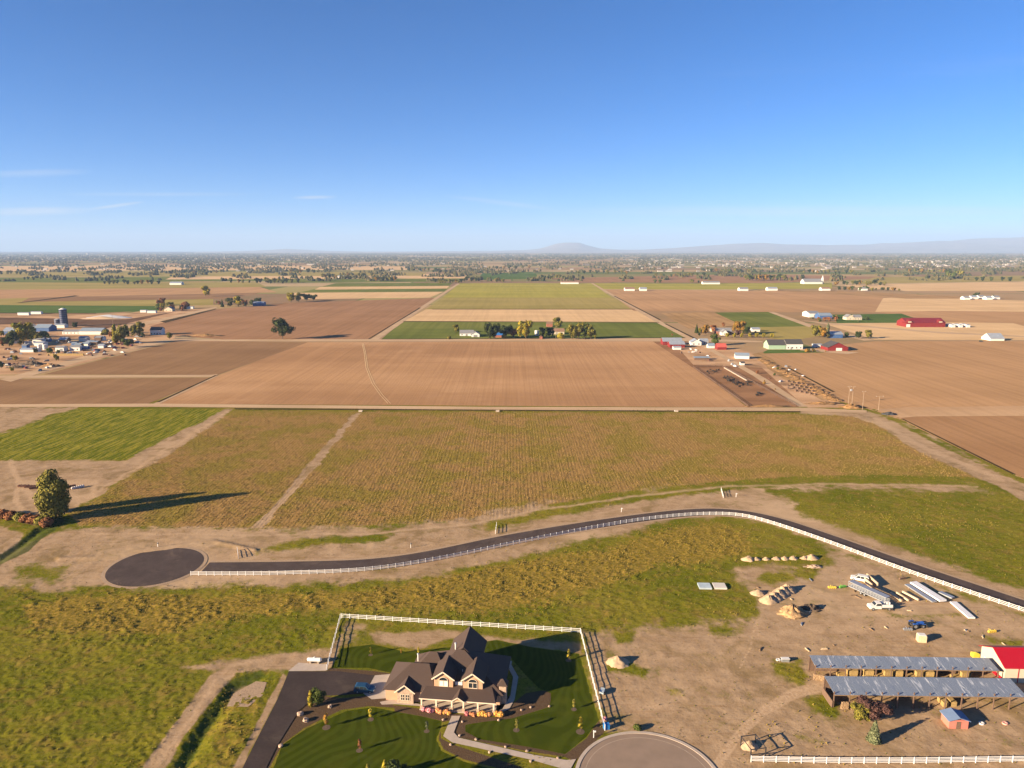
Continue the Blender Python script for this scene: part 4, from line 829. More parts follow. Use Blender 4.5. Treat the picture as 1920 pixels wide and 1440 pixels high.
for i, (px, py) in enumerate([(1441,1127),(1450,1122),(1459,1117),(1467,1112),(1475,1108)]): mound('gravel_heap', '%s pale gravel heap in the overlapping row counted from the track' % ORD[i], px, py, 2.8, 2.5, 1.9+.1*i, SOILM, seed=5+i, group='overlapping gravel heaps')
mound('rubble_heap', 'brown lumpy heap of broken soil and rubble', 1485, 1150, 4.0, 3.0, 2.4, mat('rubble', (.45, .29, .15), .95, var=.6, scale=1.6, bump=.8), rough=.35, seed=11)
mound('brush_heap', 'dark grey brush heap behind the rubble', 1521, 1141, 2.8, 2.0, 1.3, mat('brush', (.12, .085, .06), .95, var=.4, scale=3, bump=.6), rough=.35, seed=12)
for i, (px, s) in enumerate([(1403,1.2),(1418,.8),(1436,.75),(1455,.8),(1471,.85),(1487,.9),(1508,.8),(1522,1.2)]): mound('dirt_heap', '%s dirt heap in the straight row counted from the panel stacks' % ORD[i], px, 1050-i*.4, 2.0*s, 1.5*s, 1.25*s, SOILM, seed=20+i, rough=.2, group='row of dirt heaps')
mound('stone_heap', 'low heap of pale broken stones below the dirt row', 1526, 1063, 3.2, 1.2, .8, STONE, rough=.4, seed=40)
mound('gravel_heap', 'pale heap beside the dark frame gate', 1405, 1400, 1.9, 1.6, 1.4, SOILM, seed=44)
def slabs(px, py, w, d, h, m, lab):
    x, y = G(px, py); r = empty('panel_stack', (x, y, 0), R(-3), lab, 'panel stack')
    MB().box(-w/2+.2, w/2-.2, -d/2+.1, d/2-.1, 0, .15).build('skid', WOODM, r); k = max(2, int(h/.14))
    for i in range(k): o = .03*math.sin(i*2.3); MB().box(-w/2+o, w/2+o, -d/2, d/2, .15+i*h/k, .15+(i+.9)*h/k).build('panel', m, r)
slabs(1321, 1101, 3.7, 3.4, .5, mat('pale_blue_panel', (.42, .50, .54), .6, var=.25, scale=.8), 'stack of pale blue panels lying in the grass'); slabs(1349, 1101, 3.7, 3.4, .5, mat('grey_panel', (.55, .52, .47), .7, var=.1, scale=.8), 'stack of pale grey panels lying in the grass')
# ------------------------------------------------------------------ farmyard on the right: open sheds, red-roofed barn
def corr_roof():
    m = bpy.data.materials.new('corrugated_tin'); m.use_nodes = True; n = NT(m); bs = m.node_tree.nodes['Principled BSDF']
    bs.inputs['Roughness'].default_value = .55; bs.inputs['Metallic'].default_value = .25
    P = n.N('ShaderNodeTexCoord').outputs['Object']
    s = n.noise(n.mapping(P, (1.6, .16, 1)), 1.0, 3, .7); c = n.mix(n.ramp(s, .56, .66), (.20, .235, .29), (.50, .52, .55))
    c = n.mix(n.math('MULTIPLY', n.ramp(n.noise(n.mapping(P, (.25, .05, 1)), 1.0, 2, .5), .5, .7), .5), c, (.19, .22, .27)); n.K(c, bs.inputs['Base Color'])
    w = n.wave(P, 4.0); bp = n.N('ShaderNodeBump'); bp.inputs['Strength'].default_value = .5; bp.inputs['Distance'].default_value = .04; n.K(w, bp.inputs['Height']); n.K(bp.outputs[0], bs.inputs['Normal'])
    return m
CORR = corr_roof(); OLDWOOD = mat('grey_post_wood', (.16, .10, .07), .95, var=.3, scale=2)
def shed(label, x0, x1, y0, y1, zf, zb, rot, nb):
    r = empty('open_shed', (x0, y0, 0), rot, label, 'shed'); Lx = x1-x0; D = y1-y0
    k = nb*2; w = Lx/k
    for i in range(k):                      # roof sheets laid side by side, each its own piece
        o = .012*(i % 2); MB().add([(i*w+.01, -.35, zf+o), ((i+1)*w-.01, -.35, zf+o), ((i+1)*w-.01, D+.35, zb+o), (i*w+.01, D+.35, zb+o), (i*w+.01, -.35, zf+o-.06), ((i+1)*w-.01, -.35, zf+o-.06), ((i+1)*w-.01, D+.35, zb+o-.06), (i*w+.01, D+.35, zb+o-.06)],
            [(0, 1, 2, 3), (7, 6, 5, 4), (0, 4, 5, 1), (1, 5, 6, 2), (2, 6, 7, 3), (3, 7, 4, 0)]).build('roof_sheet', CORR, r)
    for i in range(nb+1):
        for yy, zz in ((0, zf+.55), (D, zb-.1)): MB().box(i*Lx/nb-.1, i*Lx/nb+.1, yy-.1, yy+.1, -.1, zz if i*Lx/nb < Lx-.1 or yy else zf).build('post', OLDWOOD, r)
    MB().bar((0, 0, zf-.2), (Lx, 0, zf-.2), .12, .25).build('beam', OLDWOOD, r); MB().bar((0, D, zb-.25), (Lx, D, zb-.25), .12, .25).build('beam', OLDWOOD, r)
    MB().box(0, Lx, -.42, -.36, zf-.16, zf+.02).build('fascia', WOODM, r); MB().box(0, Lx, D-.05, D, .0, zb-.3).build('back_wall', OLDWOOD, r)
    return r
shed('long open hay shed with streaked tin roof beside the red-roofed barn', 71.6, 114.0, 152.3, 156.0, 3.3, 3.9, R(-1.6), 12)
shed('long open shed with streaked tin roof in front of the hay shed', 71.4, 113.4, 142.0, 147.3, 3.3, 4.0, R(-1.2), 12)
rb = empty('red_roofed_barn', (115.6, 151.2, 0), R(-1.5), 'cream metal barn with a bright red metal roof', 'barn')
MB().box(0, 24, 0, 9, 0, 4).add([(0, 0, 4), (0, 9, 4), (0, 4.5, 6.2), (24, 0, 4), (24, 9, 4), (24, 4.5, 6.2)], [(0, 2, 1), (3, 4, 5), (0, 3, 5, 2), (1, 2, 5, 4)]).build('wall', CREAM, rb)
MB().add([(-.5, -.4, 3.95), (24.4, -.4, 3.95), (24.4, 4.5, 6.4), (-.5, 4.5, 6.4), (-.5, 9.4, 3.95), (24.4, 9.4, 3.95), (-.5, -.4, 3.8), (24.4, -.4, 3.8), (24.4, 4.5, 6.25), (-.5, 4.5, 6.25), (-.5, 9.4, 3.8), (24.4, 9.4, 3.8)], [(0, 1, 2, 3), (3, 2, 5, 4), (6, 0, 3, 9), (9, 3, 4, 10), (7, 6, 0, 1), (10, 11, 5, 4), (9, 8, 7, 6), (10, 11, 8, 9)]).build('roof', REDM, rb)
MB().box(-.06, .02, .2, 8.8, 0, .9).build('wainscot', REDM, rb); MB().box(-.08, .0, 6.6, 7.6, 0, 2.1).build('door', WPAINT, rb); MB().box(3, 3.2, -.05, .02, 0, 4).build('corner_trim', REDM, rb)
BALE = MB().box(-1.2, 1.2, -.6, .6, 0, 1.1); BALEM = BALE.mesh('bale'); BALEM.materials.append(HAY)
rs = random.Random(5); k = 0
for x in [78.5, 80.6, 84.5, 86.8, 89, 91.4, 94.2, 96.5, 98.6, 105, 107]:
    for lv in range(2 if k % 3 else 1):
        o = link('hay_bale', BALEM, None, None, (x, 153.4-(x-71)*.028+rs.uniform(-.1, .1), lv*1.1), rs.uniform(-.12, .12)); o.scale = (rs.uniform(.8, 1), 1, 1)
        tag(o, 'big square hay bale stacked under the tin-roofed hay shed', 'hay bale', 'hay bales under the shed')
    k += 1
for i, (x, y) in enumerate([(96.5, 143.2), (98.4, 143.4)]): o = link('hay_bale', BALEM, None, None, (x, y, 0), 1.57); tag(o, 'square hay bale in the front shed behind the blue and pink hut', 'hay bale', 'hay bales in the front shed')
LOG = MB().cyl((0, -.22, 0), (0, .22, 0), .12, .11, 7).mesh('log'); LOG.materials.append(mat('split_wood', (.42, .28, .16), .95, var=.45, scale=5))
def woodpile(label, x, y, w, h, rot):
    r = empty('woodpile', (x, y, 0), rot, label, 'woodpile'); rs = random.Random(int(x*7)); n = int(w/.24); m = int(h/.22)
    for j in range(m):
        for i in range(n-(j % 2)):
            o = bpy.data.objects.new('log', LOG); COL.objects.link(o); o.parent = r; o.location = (-w/2+i*.24+.12*(j % 2)+rs.uniform(-.03, .03), rs.uniform(-.06, .06), .12+j*.205); o.rotation_euler = (rs.uniform(-.1, .1), rs.uniform(0, 6), 0); o.scale = [rs.uniform(.8, 1.1)]*3
woodpile('leaning woodpile under the left end of the hay shed', 73.0, 151.9, 3.4, 1.7, R(-20)); woodpile('woodpile at the left end of the front shed', 73.8, 141.4, 1.7, 1.9, R(-3)); woodpile('second woodpile beside the one at the front shed end', 76.0, 141.3, 1.7, 1.9, R(3))
MB().box(71.0, 71.12, 141.8, 146.8, 0, 1.7).build('plank_wall', OLDWOOD); tag(bpy.data.objects['plank_wall'], 'brown plank wall closing the left end of the front shed', 'wall')
x, y = G(1789, 1358); hut = empty('garden_hut', (x, y, 0), R(-2), 'small pink walled hut with a blue roof below the sheds', 'hut')
MB().box(-2.0, 2.0, -1.5, 1.5, 0, 2.0).build('wall', mat('pink_siding', (.50, .17, .13), .8, var=.1, scale=1), hut); MB().gable(-2.3, 2.3, -1.8, 1.8, 2.0, 2.75).turn(0).build('roof', mat('faded_blue_tin', (.14, .20, .32), .6, var=.15, scale=1), hut); MB().box(-.5, .4, -1.56, -1.5, 0, 1.7).build('door', OLDWOOD, hut)
for px, py, pt, kk, m, lab in [(1610,1352,1318,'round',L_OLIVE,'olive green bush at the shed corner'), (1640,1350,1312,'wide',L_PURPLE,'dark purple bare-branched bush beside the front shed'), (1638,1392,1350,'conifer',L_GREYG,'grey-green spiky bush standing before the purple bush'), (1195,1368,1358,'bush',L_GREEN,'low green bush beside the street circle')]: tree(kk, px, py, pt, m, lab, None, 'bush', 1.25, 'bush')
for i, (px, py, m, lab) in enumerate([(1840,1357,WPAINT,'white tyre lying below the front shed'), (1884,1357,mat('pink_tyre', (.6, .3, .25), .8),'pink tyre lying below the front shed'), (1459,1238,WPAINT,'white tyre lying beside the hay shed'),]):
    x, y = G(px, py); o = ring('tyre', (0, 0), .28, .55, 0, .28, m, 20); o.location = (x, y, 0); tag(o, lab, 'tyre')
x, y = G(1828, 1231); MB().box(-.8, .8, -.6, .6, 0, 1.0).add([(-.8, -.6, 1.0), (.8, -.6, 1.0), (.8, .6, 1.0), (-.8, .6, 1.0), (0, 0, 1.25)], [(0, 1, 4), (1, 2, 4), (2, 3, 4), (3, 0, 4)]).build('yellow_bin', mat('yellow_plastic', (.62, .48, .05), .5), None, (x, y, 0)); tag(bpy.data.objects['yellow_bin'], 'yellow bin beside the red-roofed barn', 'bin')
x, y = G(1472, 1240); b = empty('pump_box', (x, y, 0), 0, 'small grey pump box beside the white tyre', 'box'); MB().box(-.9, .9, -.4, .4, 0, .8).build('case', STEEL, b); MB().box(-1, 1, -.5, .5, .8, .9).build('lid', WPAINT, b)
# frame gate by the fence corner
x, y = G(1407, 1424); g = empty('frame_gate', (x, y, 0), R(10), 'dark timber frame pen at the end of the street fence', 'pen')
for a, c in ((0, 0), (3.2, 0), (0, 4), (3.2, 4)): MB().box(a-.1, a+.1, c-.1, c+.1, -.1, 2.3).build('post', DARK, g)
for p, q in (((0, 0, 2.2), (3.2, 0, 2.2)), ((0, 4, 2.2), (3.2, 4, 2.2)), ((0, 0, 2.2), (0, 4, 2.2)), ((3.2, 0, 2.2), (3.2, 4, 2.2)), ((0, 0, 1), (3.2, 0, 1))): MB().bar(p, q, .12, .15).build('rail', DARK, g)
# things against the yard fence
x, y = G(1137, 1366); b = empty('blue_bin', (x, y, 0), R(10), 'bright blue covered bin at the end of the yard fence', 'bin'); MB().box(-.6, .6, -.5, .5, 0, 1.0).build('tub', mat('blue_plastic', (.02, .16, .42), .5), b); MB().box(-.65, .65, -.55, .55, 1.0, 1.1).build('lid', MATS['blue_plastic'], b)
x, y = G(1134, 1351); o = link('toy_seat', ROCKS[1].copy(), None, None, (x, y, .45)); o.data.materials.clear(); o.data.materials.append(mat('pink_plastic', (.6, .25, .25), .6)); tag(o, 'round pink plastic toy seat beside the blue bin', 'toy')
x, y = G(1129, 1300); b = empty('garden_cart', (x, y, 0), R(70), 'pale blue garden cart left outside the yard fence', 'cart'); MB().box(-.9, .9, -.5, .5, .4, .9).build('tray', mat('pale_blue_panel', (.42, .5, .54)), b)
for s in (-1, 1): MB().cyl((-.4, s*.55, .3), (-.4, s*.5, .3), .3, None, 12).build('wheel', RUBBER, b)
# ------------------------------------------------------------------ machinery yard
x, y = G(1648, 1142); tk = empty('flatbed_truck', (x, y, 0), R(180), 'white truck with a loaded service bed, nose towards the gravel heaps', 'truck')
pf = [(3.0, .5), (3.0, 1.15), (2.7, 1.3), (1.75, 1.4), (1.2, 2.15), (-.1, 2.2), (-.25, .6), (-.25, .5)]; n = len(pf)
obj('cab', [(a, -.98 if z < 1.5 else -.85, z) for a, z in pf]+[(a, .98 if z < 1.5 else .85, z) for a, z in pf], [tuple(range(n)), tuple(range(n, 2*n))[::-1]]+[(i, n+i, n+(i+1) % n, (i+1) % n) for i in range(n)], WPAINT, tk)
MB().add([(1.72, -.86, 1.45), (1.72, .86, 1.45), (1.25, .78, 2.1), (1.25, -.78, 2.1)], [(0, 1, 2, 3)]).shift((.03, 0, .02)).build('windscreen', GLASS, tk)
for s in (-1, 1): MB().add([(.0, s*.97, 1.45), (1.45, s*.97, 1.45), (1.1, s*.88, 2.05), (.0, s*.88, 2.05)], [(0, 1, 2, 3)]).shift((0, s*.015, 0)).build('window', GLASS, tk)
MB().box(-3.4, -.4, -1.05, 1.05, .8, 1.0).build('bed', STEEL, tk)
for s in (-1, 1): MB().box(-3.3, -.5, s*1.0-.25, s*1.0+.05, 1.0, 1.75).build('tool_box', WPAINT, tk)
for i in range(4): MB().cyl((-3.0+i*.7, -.3, 1.0), (-3.0+i*.7, -.3, 1.9), .26, None, 10).build('drum', WPAINT, tk)
for a in (2.1, -2.4):
    for s in (-1, 1): wheel(tk, a, s*.85, .45, .3)
def conveyor():
    a = G3(1594, 1102); b = G3(1664, 1134); r = empty('lattice_trailer', (a.x, a.y, 0), math.atan2(b.y-a.y, b.x-a.x), 'long grey lattice-sided stock trailer ending at the white truck', 'trailer'); Lx = (b-a).length
    MB().box(0, Lx, -1.0, 1.0, .7, .85).build('deck', STEEL, r)
    for s in (-1, 1):
        for z in (1.0, 1.4, 1.8, 2.3): MB().bar((0, s, z), (Lx, s, z), .06, .12).build('slat', STEEL, r)
        for i in range(int(Lx/.9)+1): MB().box(i*.9-.04, i*.9+.04, s-.05, s+.05, .85, 2.35).build('upright', STEEL, r)
        for q in (.35, .45): wheel(r, Lx*q, s*.95, .4, .25)
    MB().box(0, Lx, -1, 1, 2.35, 2.42).build('roof', STEEL, r)
conveyor()
def beam(px0, py0, px1, py1, w, h, m, label, group=None, z=.25, n=1, name='beam'):
    a = G3(px0, py0); b = G3(px1, py1); r = empty(name, (a.x, a.y, 0), math.atan2(b.y-a.y, b.x-a.x), label, 'beam', group); Lx = (b-a).length
    for i in range(n): MB().box(0, Lx, (i-n/2)*w*1.04, (i-n/2)*w*1.04+w, z, z+h).build('length', m, r)
    for q in (.15, .85): MB().box(Lx*q-.15, Lx*q+.15, -w*n/2-.1, w*n/2+.1, 0, z).build('bearer', WOODM, r)
TIMB = mat('pale_timber', (.60, .46, .30), .8, var=.15, scale=2); WMET = mat('white_sheet_metal', (.62, .62, .63), .4, var=.05, scale=.5)
beam(1712, 1096, 1768, 1131, 1.1, .5, WMET, 'bundle of long white metal sections lying in the yard', z=.5, n=2, name='metal_bundle'); beam(1700, 1099, 1752, 1132, .5, .35, STEEL, 'bundle of long grey steel sections beside the white bundle', z=.4, n=3, name='metal_bundle')
beam(1787, 1131, 1822, 1161, .6, .4, WMET, 'pointed white metal sections lying apart near the road fence', z=.15, n=3, name='metal_bundle'); beam(1762, 1113, 1787, 1124, 1.4, .4, STEEL, 'short grey steel frame behind the white bundle', z=.3, name='metal_bundle')
for i, (p, q, l) in enumerate([((1670, 1115), (1690, 1130), 'first'), ((1681, 1114), (1703, 1129), 'second'), ((1692, 1112), (1722, 1128), 'third')]): beam(*p, *q, .45, .5, TIMB, '%s pale timber beam counted from the white truck' % l, 'pale timber beams', z=.3)
for p, q, l in [((1613, 1085), (1634, 1104), 'pale flat-sided bunk panel behind the white pickup'), ((1625, 1084), (1645, 1102), 'pale flat-sided bunk panel standing farther from the white pickup')]: beam(*p, *q, .35, 1.5, TIMB, l, z=.1, name='bunk_panel')
car('parked_pickup', 'white pickup parked by the pale bunk panels', G(1612, 1088), R(150), WPAINT, 5.2, 2.0, 1.8)
def tractor(px, py, rot, paint, label, loader=True):
    x, y = G(px, py); r = empty('tractor', (x, y, 0), rot, label, 'tractor')
    MB().box(-.2, 1.9, -.38, .38, .75, 1.45).build('hood', paint, r); MB().box(-1.5, -.1, -.5, .5, .6, 1.15).build('chassis', DARK, r); MB().box(-1.2, -.7, -.35, .35, 1.15, 1.6).build('seat', DARK, r)
    for s in (-1, 1):
        wheel(r, -1.0, s*.85, .78, .42); wheel(r, 1.4, s*.75, .5, .3); MB().box(-1.7, -.3, s*.85-.25, s*.85+.25, 1.45, 1.55).build('fender', paint, r)
        MB().bar((-1.4, s*.45, 1.2), (-1.4, s*.45, 2.4), .08, .08).build('roll_bar', DARK, r)
        if loader: MB().bar((.2, s*.55, 1.3), (2.3, s*.55, .9), .12, .2).build('loader_arm', paint, r)
    MB().bar((-1.4, -.45, 2.4), (-1.4, .45, 2.4), .08, .08).build('roll_bar', DARK, r); MB().cyl((-.35, 0, 1.45), (-.55, 0, 1.75), .2, None, 12).build('steering_wheel', DARK, r)
    if loader: MB().add([(2.3, -.95, .2), (2.3, .95, .2), (2.3, .95, 1.0), (2.3, -.95, 1.0), (3.0, -.95, .2), (3.0, .95, .2)], [(0, 1, 2, 3), (0, 4, 5, 1), (0, 3, 4), (1, 5, 2)]).build('bucket', DARK, r)
TRB = mat('tractor_blue', (.02, .10, .40), .4, spec=.5)
tractor(1718, 1176, R(8), TRB, 'blue loader tractor in the middle of the dirt yard')
x, y = G(1727, 1202); cr = empty('crate', (x, y, 0), R(-8), 'tan wooden crate with a pale top below the blue tractor', 'crate')
for i in range(5): MB().box(-1, 1, -.8, .8, i*.36, i*.36+.32).build('board', TIMB, cr)
MB().box(-.9, .9, -.7, .7, 1.8, 1.95).build('load', WPAINT, cr)
for px, py, m, rr, lab in [(1702, 1182, STEEL, 0, 'rusty implement with a pale seat left below the blue tractor'), (1560, 1103, mat('implement_yellow', (.6, .42, .06), .6), 0, 'small yellow implement on the worn grass'), (1580, 1102, mat('implement_green', (.10, .30, .05), .6), .3, 'small green implement beside the lattice trailer'), (1860, 1186, MATS['implement_yellow'], .2, 'yellow implement at the grass patch above the barn'), (1692, 1086, OLDWOOD, .3, 'dark rusty implement beyond the bunk panels')]:
    x, y = G(px, py); r = empty('implement', (x, y, 0), rr, lab, 'implement'); MB().bar((-1.2, 0, .5), (1.2, 0, .5), .15, .18).build('frame', m, r)
    for i in range(4): MB().cyl((-.9+i*.6, -.25, .35), (-.9+i*.6, .25, .35), .33, None, 10).build('disc', m, r)
    MB().bar((0, 0, .5), (0, 1.2, .45), .1, .12).build('drawbar', m, r)
rs = random.Random(55)
for i in range(24):
    px = rs.uniform(1380, 1900); py = rs.uniform(1075, 1225); py = max(py, 1085+(px-1540)*.36); x, y = G(px, py); k = rs.randrange(3); w = rs.uniform(.4, 2.2)
    o = MB().box(-w/2, w/2, -.12, .12, 0, .16).box(-w*.3, w*.4, .05, .3, .1, .28).build('scrap_piece', (WOODM, STEEL, TIMB)[k], None, (x, y, .02), rs.uniform(0, 3.1)); tag(o, '%s scrap lying on the dirt yard' % ('dark timber', 'steel', 'pale timber')[k], 'scrap', 'scrap lying on the dirt yard')
# ------------------------------------------------------------------ left yard and the big tree
x0, y0 = G(100, 972)
BIG = crown_mesh('crown', 501, [(0, 0, 2.4, 2.5, 2.2), (.6, .3, 4.4, 2.5, 2.3), (-.7, 0, 6.0, 2.3, 2.0), (.5, -.3, 7.6, 1.9, 1.8), (-.1, .2, 9.0, 1.3, 1.2), (1.3, .6, 3.4, 1.6, 1.6), (-1.4, -.4, 3.8, 1.6, 1.7), (.9, -1, 5.6, 1.6, 1.5), (-1.1, .9, 7.2, 1.3, 1.3)], 9000, .17, .45)
PROTO['big'] = (BIG, trunk_mesh(10, .26, 90)); tree('big', 104, 974, 880, L_OLIVE, 'tall olive green tree standing alone at the ditch, casting a long shadow'); tree('big', 96, 962, 888, L_GREEN, 'slightly shorter green tree growing close behind the tall olive tree', widen=.8)
for i, px in enumerate([-10, 6, 22, 38, 52, 66, 78, 88]): tree('bush', px, 968+i*2.6, 952+i*2.6, L_RUST if i % 3 else L_OLIVE, '%s shrub of the ditch hedge counted back from the tall tree' % ORD[7-i], 'orange ditch hedge', 'shrub', 1.3, 'shrub')
for i, (px, py, lab) in enumerate([(45, 913, 'rusty harrow in the row on the pale yard'), (58, 914, 'rusty plough in the row on the pale yard'), (68, 916, 'rusty cultivator beside the tall tree'), (130, 914, 'rusty rake on the far side of the tall tree'), (146, 915, 'pale drums on a rusty rack past the tall tree')]):
    x, y = G(px, py); r = empty('implement', (x, y, 0), .2*i, lab, 'implement'); RU = mat('rust', (.13, .06, .04), .9, var=.3, scale=3)
    for a in (-1.6, 0, 1.6): MB().bar((a, -1, .8), (a, 1, .8), .15, .2).build('frame', RU, r)
    MB().bar((-2.4, 0, .8), (2.4, 0, .8), .2, .25).build('main_bar', RU, r)
    for a in range(6): MB().cyl((-2+a*.8, -.5, .5), (-2+a*.8, .3, .5), .5, None, 9).build('disc', RU if i < 4 else WPAINT, r)
# ------------------------------------------------------------------ power poles
def pole(px, pyb, pyt, label, double=False, arm=2.4):
    h = px_h(px, pyb, pyt); x, y = G(px, pyb); r = empty('power_pole', (x, y, 0), 0, label, 'pole')
    for a in ((-1.2, 1.2) if double else (0,)): MB().cyl((a, 0, -.2), (a, 0, h), .17, .11, 8).build('pole', mat('pole_wood', (.27, .20, .14), .9), r)
    MB().bar((-arm, 0, h-.5), (arm, 0, h-.5), .14, .18).build('cross_arm', MATS['pole_wood'], r)
    for a in (-arm+.2, 0, arm-.2): MB().cyl((a, 0, h-.4), (a, 0, h-.05), .07, .05, 6).build('insulator', WPAINT, r)
    if double:
        for a in (-.6, .1): MB().cyl((a, -.4, h-3.2), (a, -.4, h-1.9), .35, None, 12).build('transformer', STEEL, r)
pole(1594, 757, 724, 'double power pole with transformers at the farm track corner', True); pole(1647, 770, 742, 'power pole beside the tyre pile at the field corner'); pole(1617, 768, 733, 'slim power pole between the double pole and the field corner', arm=1.2)
pole(1042, 634, 612, 'power pole in front of the homestead trees', arm=1.2); pole(213, 618, 590, 'power pole beside the dairy barns', arm=1.4)
mound('tyre_pile', 'grey pile of old tyres at the field corner', 1667, 777, 5, 3.5, 1.6, mat('tyre_grey', (.08, .08, .085), .9, var=.7, scale=1.3, bump=.6), rough=.3, seed=60)
mound('brush_heap', 'orange-brown brush heap beneath the double power pole', 1597, 764, 9, 5, 2.2, mat('dry_brush', (.30, .17, .07), .95, var=.5, scale=.8, bump=.6), rough=.35, seed=61)
mound('brush_heap', 'brown brush bank along the farm track', 1545, 757, 13, 4, 1.4, MATS['dry_brush'], rough=.35, seed=62); mound('brush_heap', 'brown weed bank at the end of the cattle pen', 1440, 762, 16, 3, 1.2, MATS['dry_brush'], rough=.3, seed=63)
for px, lab in [(676, 'pale concrete weir box at the top of the light track'), (933, 'pale concrete weir box on the grassy field margin'), (1268, 'white weir box on the grassy margin opposite the cattle pen')]:
    x, y = G(px, 772); r = empty('weir_box', (x, y, 0), 0, lab, 'weir box'); MB().box(-1.1, 1.1, -.8, -.6, 0, 1.0).box(-1.1, 1.1, .6, .8, 0, 1.0).build('wall', CONC, r); MB().box(-1.1, -.9, -.6, .6, 0, .9).build('gate', WPAINT, r)
# ------------------------------------------------------------------ farm buildings in the middle distance
def gable(name, label, cat, pxl, pxr, pyb, depth, eave, rise, wall, roof, axis='x', win=0, door=None, group=None, rot=0.0, shutters=None):
    xl, y = G(pxl, pyb); xr, _ = G(pxr, pyb); w = xr-xl; r = empty(name, ((xl+xr)/2, y, 0), rot, label, cat, group)
    b = MB().box(-w/2, w/2, 0, depth, 0, eave)
    if axis == 'y':
        b.tri(-w/2, w/2, 0, depth, eave, eave+rise); q = MB().gable(-w/2-.4, w/2+.4, -.4, depth+.4, eave-.02, eave+rise+.25)
    else:
        q = MB().gable(-depth/2-.4, depth/2+.4, -w/2-.4, w/2+.4, eave-.02, eave+rise+.25).turn(-math.pi/2).shift((0, depth/2, 0)); t = MB().tri(-depth/2, depth/2, -w/2, w/2, eave, eave+rise).turn(-math.pi/2).shift((0, depth/2, 0)); b.add(t.v, t.f)
    b.build('wall', wall, r); q.build('roof', roof, r)
    for i in range(win):
        xx = -w/2+w*(i+.5)/win; z0 = min(1.0, eave*.3); o = MB().box(xx-.6, xx+.6, -.06, .05, z0, z0+1.3).build('window', GLASS, r); MB().box(xx-.75, xx+.75, -.05, .04, z0-.15, z0+1.45).build('frame', WPAINT, o)
    if door: MB().box(door[0]*w-door[1]/2, door[0]*w+door[1]/2, -.08, .05, 0, door[2]).build('door', WPAINT if wall is not WPAINT else GREYROOF, r)
    return r
def silo(px, pyb, pyt, wpx, label, m):
    x, y = G(px, pyb); h = px_h(px, pyb, pyt); rr = wpx*mpp(pyb)/2; r = empty('silo', (x, y, 0), 0, label, 'silo')
    MB().cyl((0, 0, 0), (0, 0, h*.93), rr, None, 24).build('shell', m, r, smooth=False); MB().cyl((0, 0, h*.93), (0, 0, h), rr*1.02, rr*.25, 24).build('dome', WPAINT, r)
    for k in range(1, 9): ring('band', (0, 0), rr, rr+.07, h*k/10, h*k/10+.15, STEEL, 24).parent = r
    MB().box(rr-.05, rr+.5, -.4, .4, 0, h*.93).build('chute', m, r)
NAVY = mat('navy_enamel', (.012, .02, .075), .35, spec=.5, var=.2, scale=.3)
silo(121, 612, 577.5, 13, 'tall navy blue silo with a pale dome at the dairy', NAVY); silo(108.5, 611, 597.5, 10, 'short navy blue silo beside the tall one', NAVY)
PALEW = mat('pale_siding', (.66, .62, .56), .8, var=.08, scale=.5); SLATE = mat('slate_blue_roof', (.20, .25, .31), .6, var=.1, scale=.3)
gable('barn', 'long cream wall at the foot of the navy silos', 'barn', 102, 121, 615, 8, 4, 1, PALEW, TINROOF)
gable('barn', 'low milking barn with pale posts and grey roof', 'barn', 117, 150, 627, 14, 3.5, 1.5, PALEW, GREYROOF, win=5); gable('barn', 'long barn with slate blue roof and cream front', 'barn', 149, 190, 627.5, 16, 4.2, 3, PALEW, SLATE)
gable('barn', 'blue walled barn behind the yellow dairy tree', 'barn', 65, 92, 622, 16, 5, 3.5, BLUEW, SLATE); gable('barn', 'blue barn with pale roof left of the dairy tree', 'barn', 5, 26, 628, 16, 4.5, 3.5, BLUEW, TINROOF)
gable('trailer', 'long pale trailer parked beside the leafy dairy hedge', 'trailer', 57, 81, 642.5, 5, 3.4, .4, WPAINT, TINROOF); gable('trailer', 'blue-ended trailer at the hedge end', 'trailer', 81, 92, 641, 5, 3.4, .4, BLUEW, TINROOF)
gable('shed', 'long white shed with a red base in the scrap yard', 'shed', 38, 70, 660.5, 7, 2.8, 1, WPAINT, TINROOF)
for px, w, l in ((49, 6, 'first grey steel feed bin counted from the steel frames'), (56, 6, 'middle grey steel feed bin in the scrap yard'), (65, 5, 'rusty end feed bin beside the white tanks')): silo(px, 647, 639.5, w, l, STEEL)
for px, l in ((75, 'white feed tank touching the long white shed'), (85, 'white feed tank beside the box shed')): silo(px, 655.5, 645.5, 8, l, WPAINT)
gable('shed', 'white box shed with dark lean-to in the scrap yard', 'shed', 104, 120, 659, 7, 4, 1.2, WPAINT, GREYROOF, door=(.2, 2.5, 2.6)); gable('shed', 'white shed with blue end in the scrap yard', 'shed', 131, 150, 658, 7, 4, 1.2, WPAINT, GREYROOF, win=2); gable('shed', 'blue annex of the white scrap yard shed', 'shed', 150, 163, 657, 6, 3.2, .8, BLUEW, TINROOF)
gable('farmhouse', 'white two-storey farmhouse with dark roof by the field edge', 'house', 282, 303, 628, 9, 6, 3, WPAINT, DKROOF, win=4, door=(.1, 1.2, 2.1)); gable('farmhouse', 'cream cottage among yellow trees by the dairy lane', 'house', 308, 323, 584, 10, 4, 3.5, CREAM, GREYROOF, 'y', win=2)
for i, (a, b, py) in enumerate([(33, 54, 591), (58, 77, 589), (263, 274, 586), (276, 292, 587), (350, 362, 579)]): gable('trailer', ['pale semi trailer with a blue end beyond the dairy', 'clean white semi trailer beside the green dairy crop', 'white trailer beyond the silage pile', 'long white trailer near the cream cottage', 'white trailer past the dark conifer'][i], 'trailer', a, b, py, 5, 3.8, .3, WPAINT, TINROOF, group='semi trailers at the dairy')
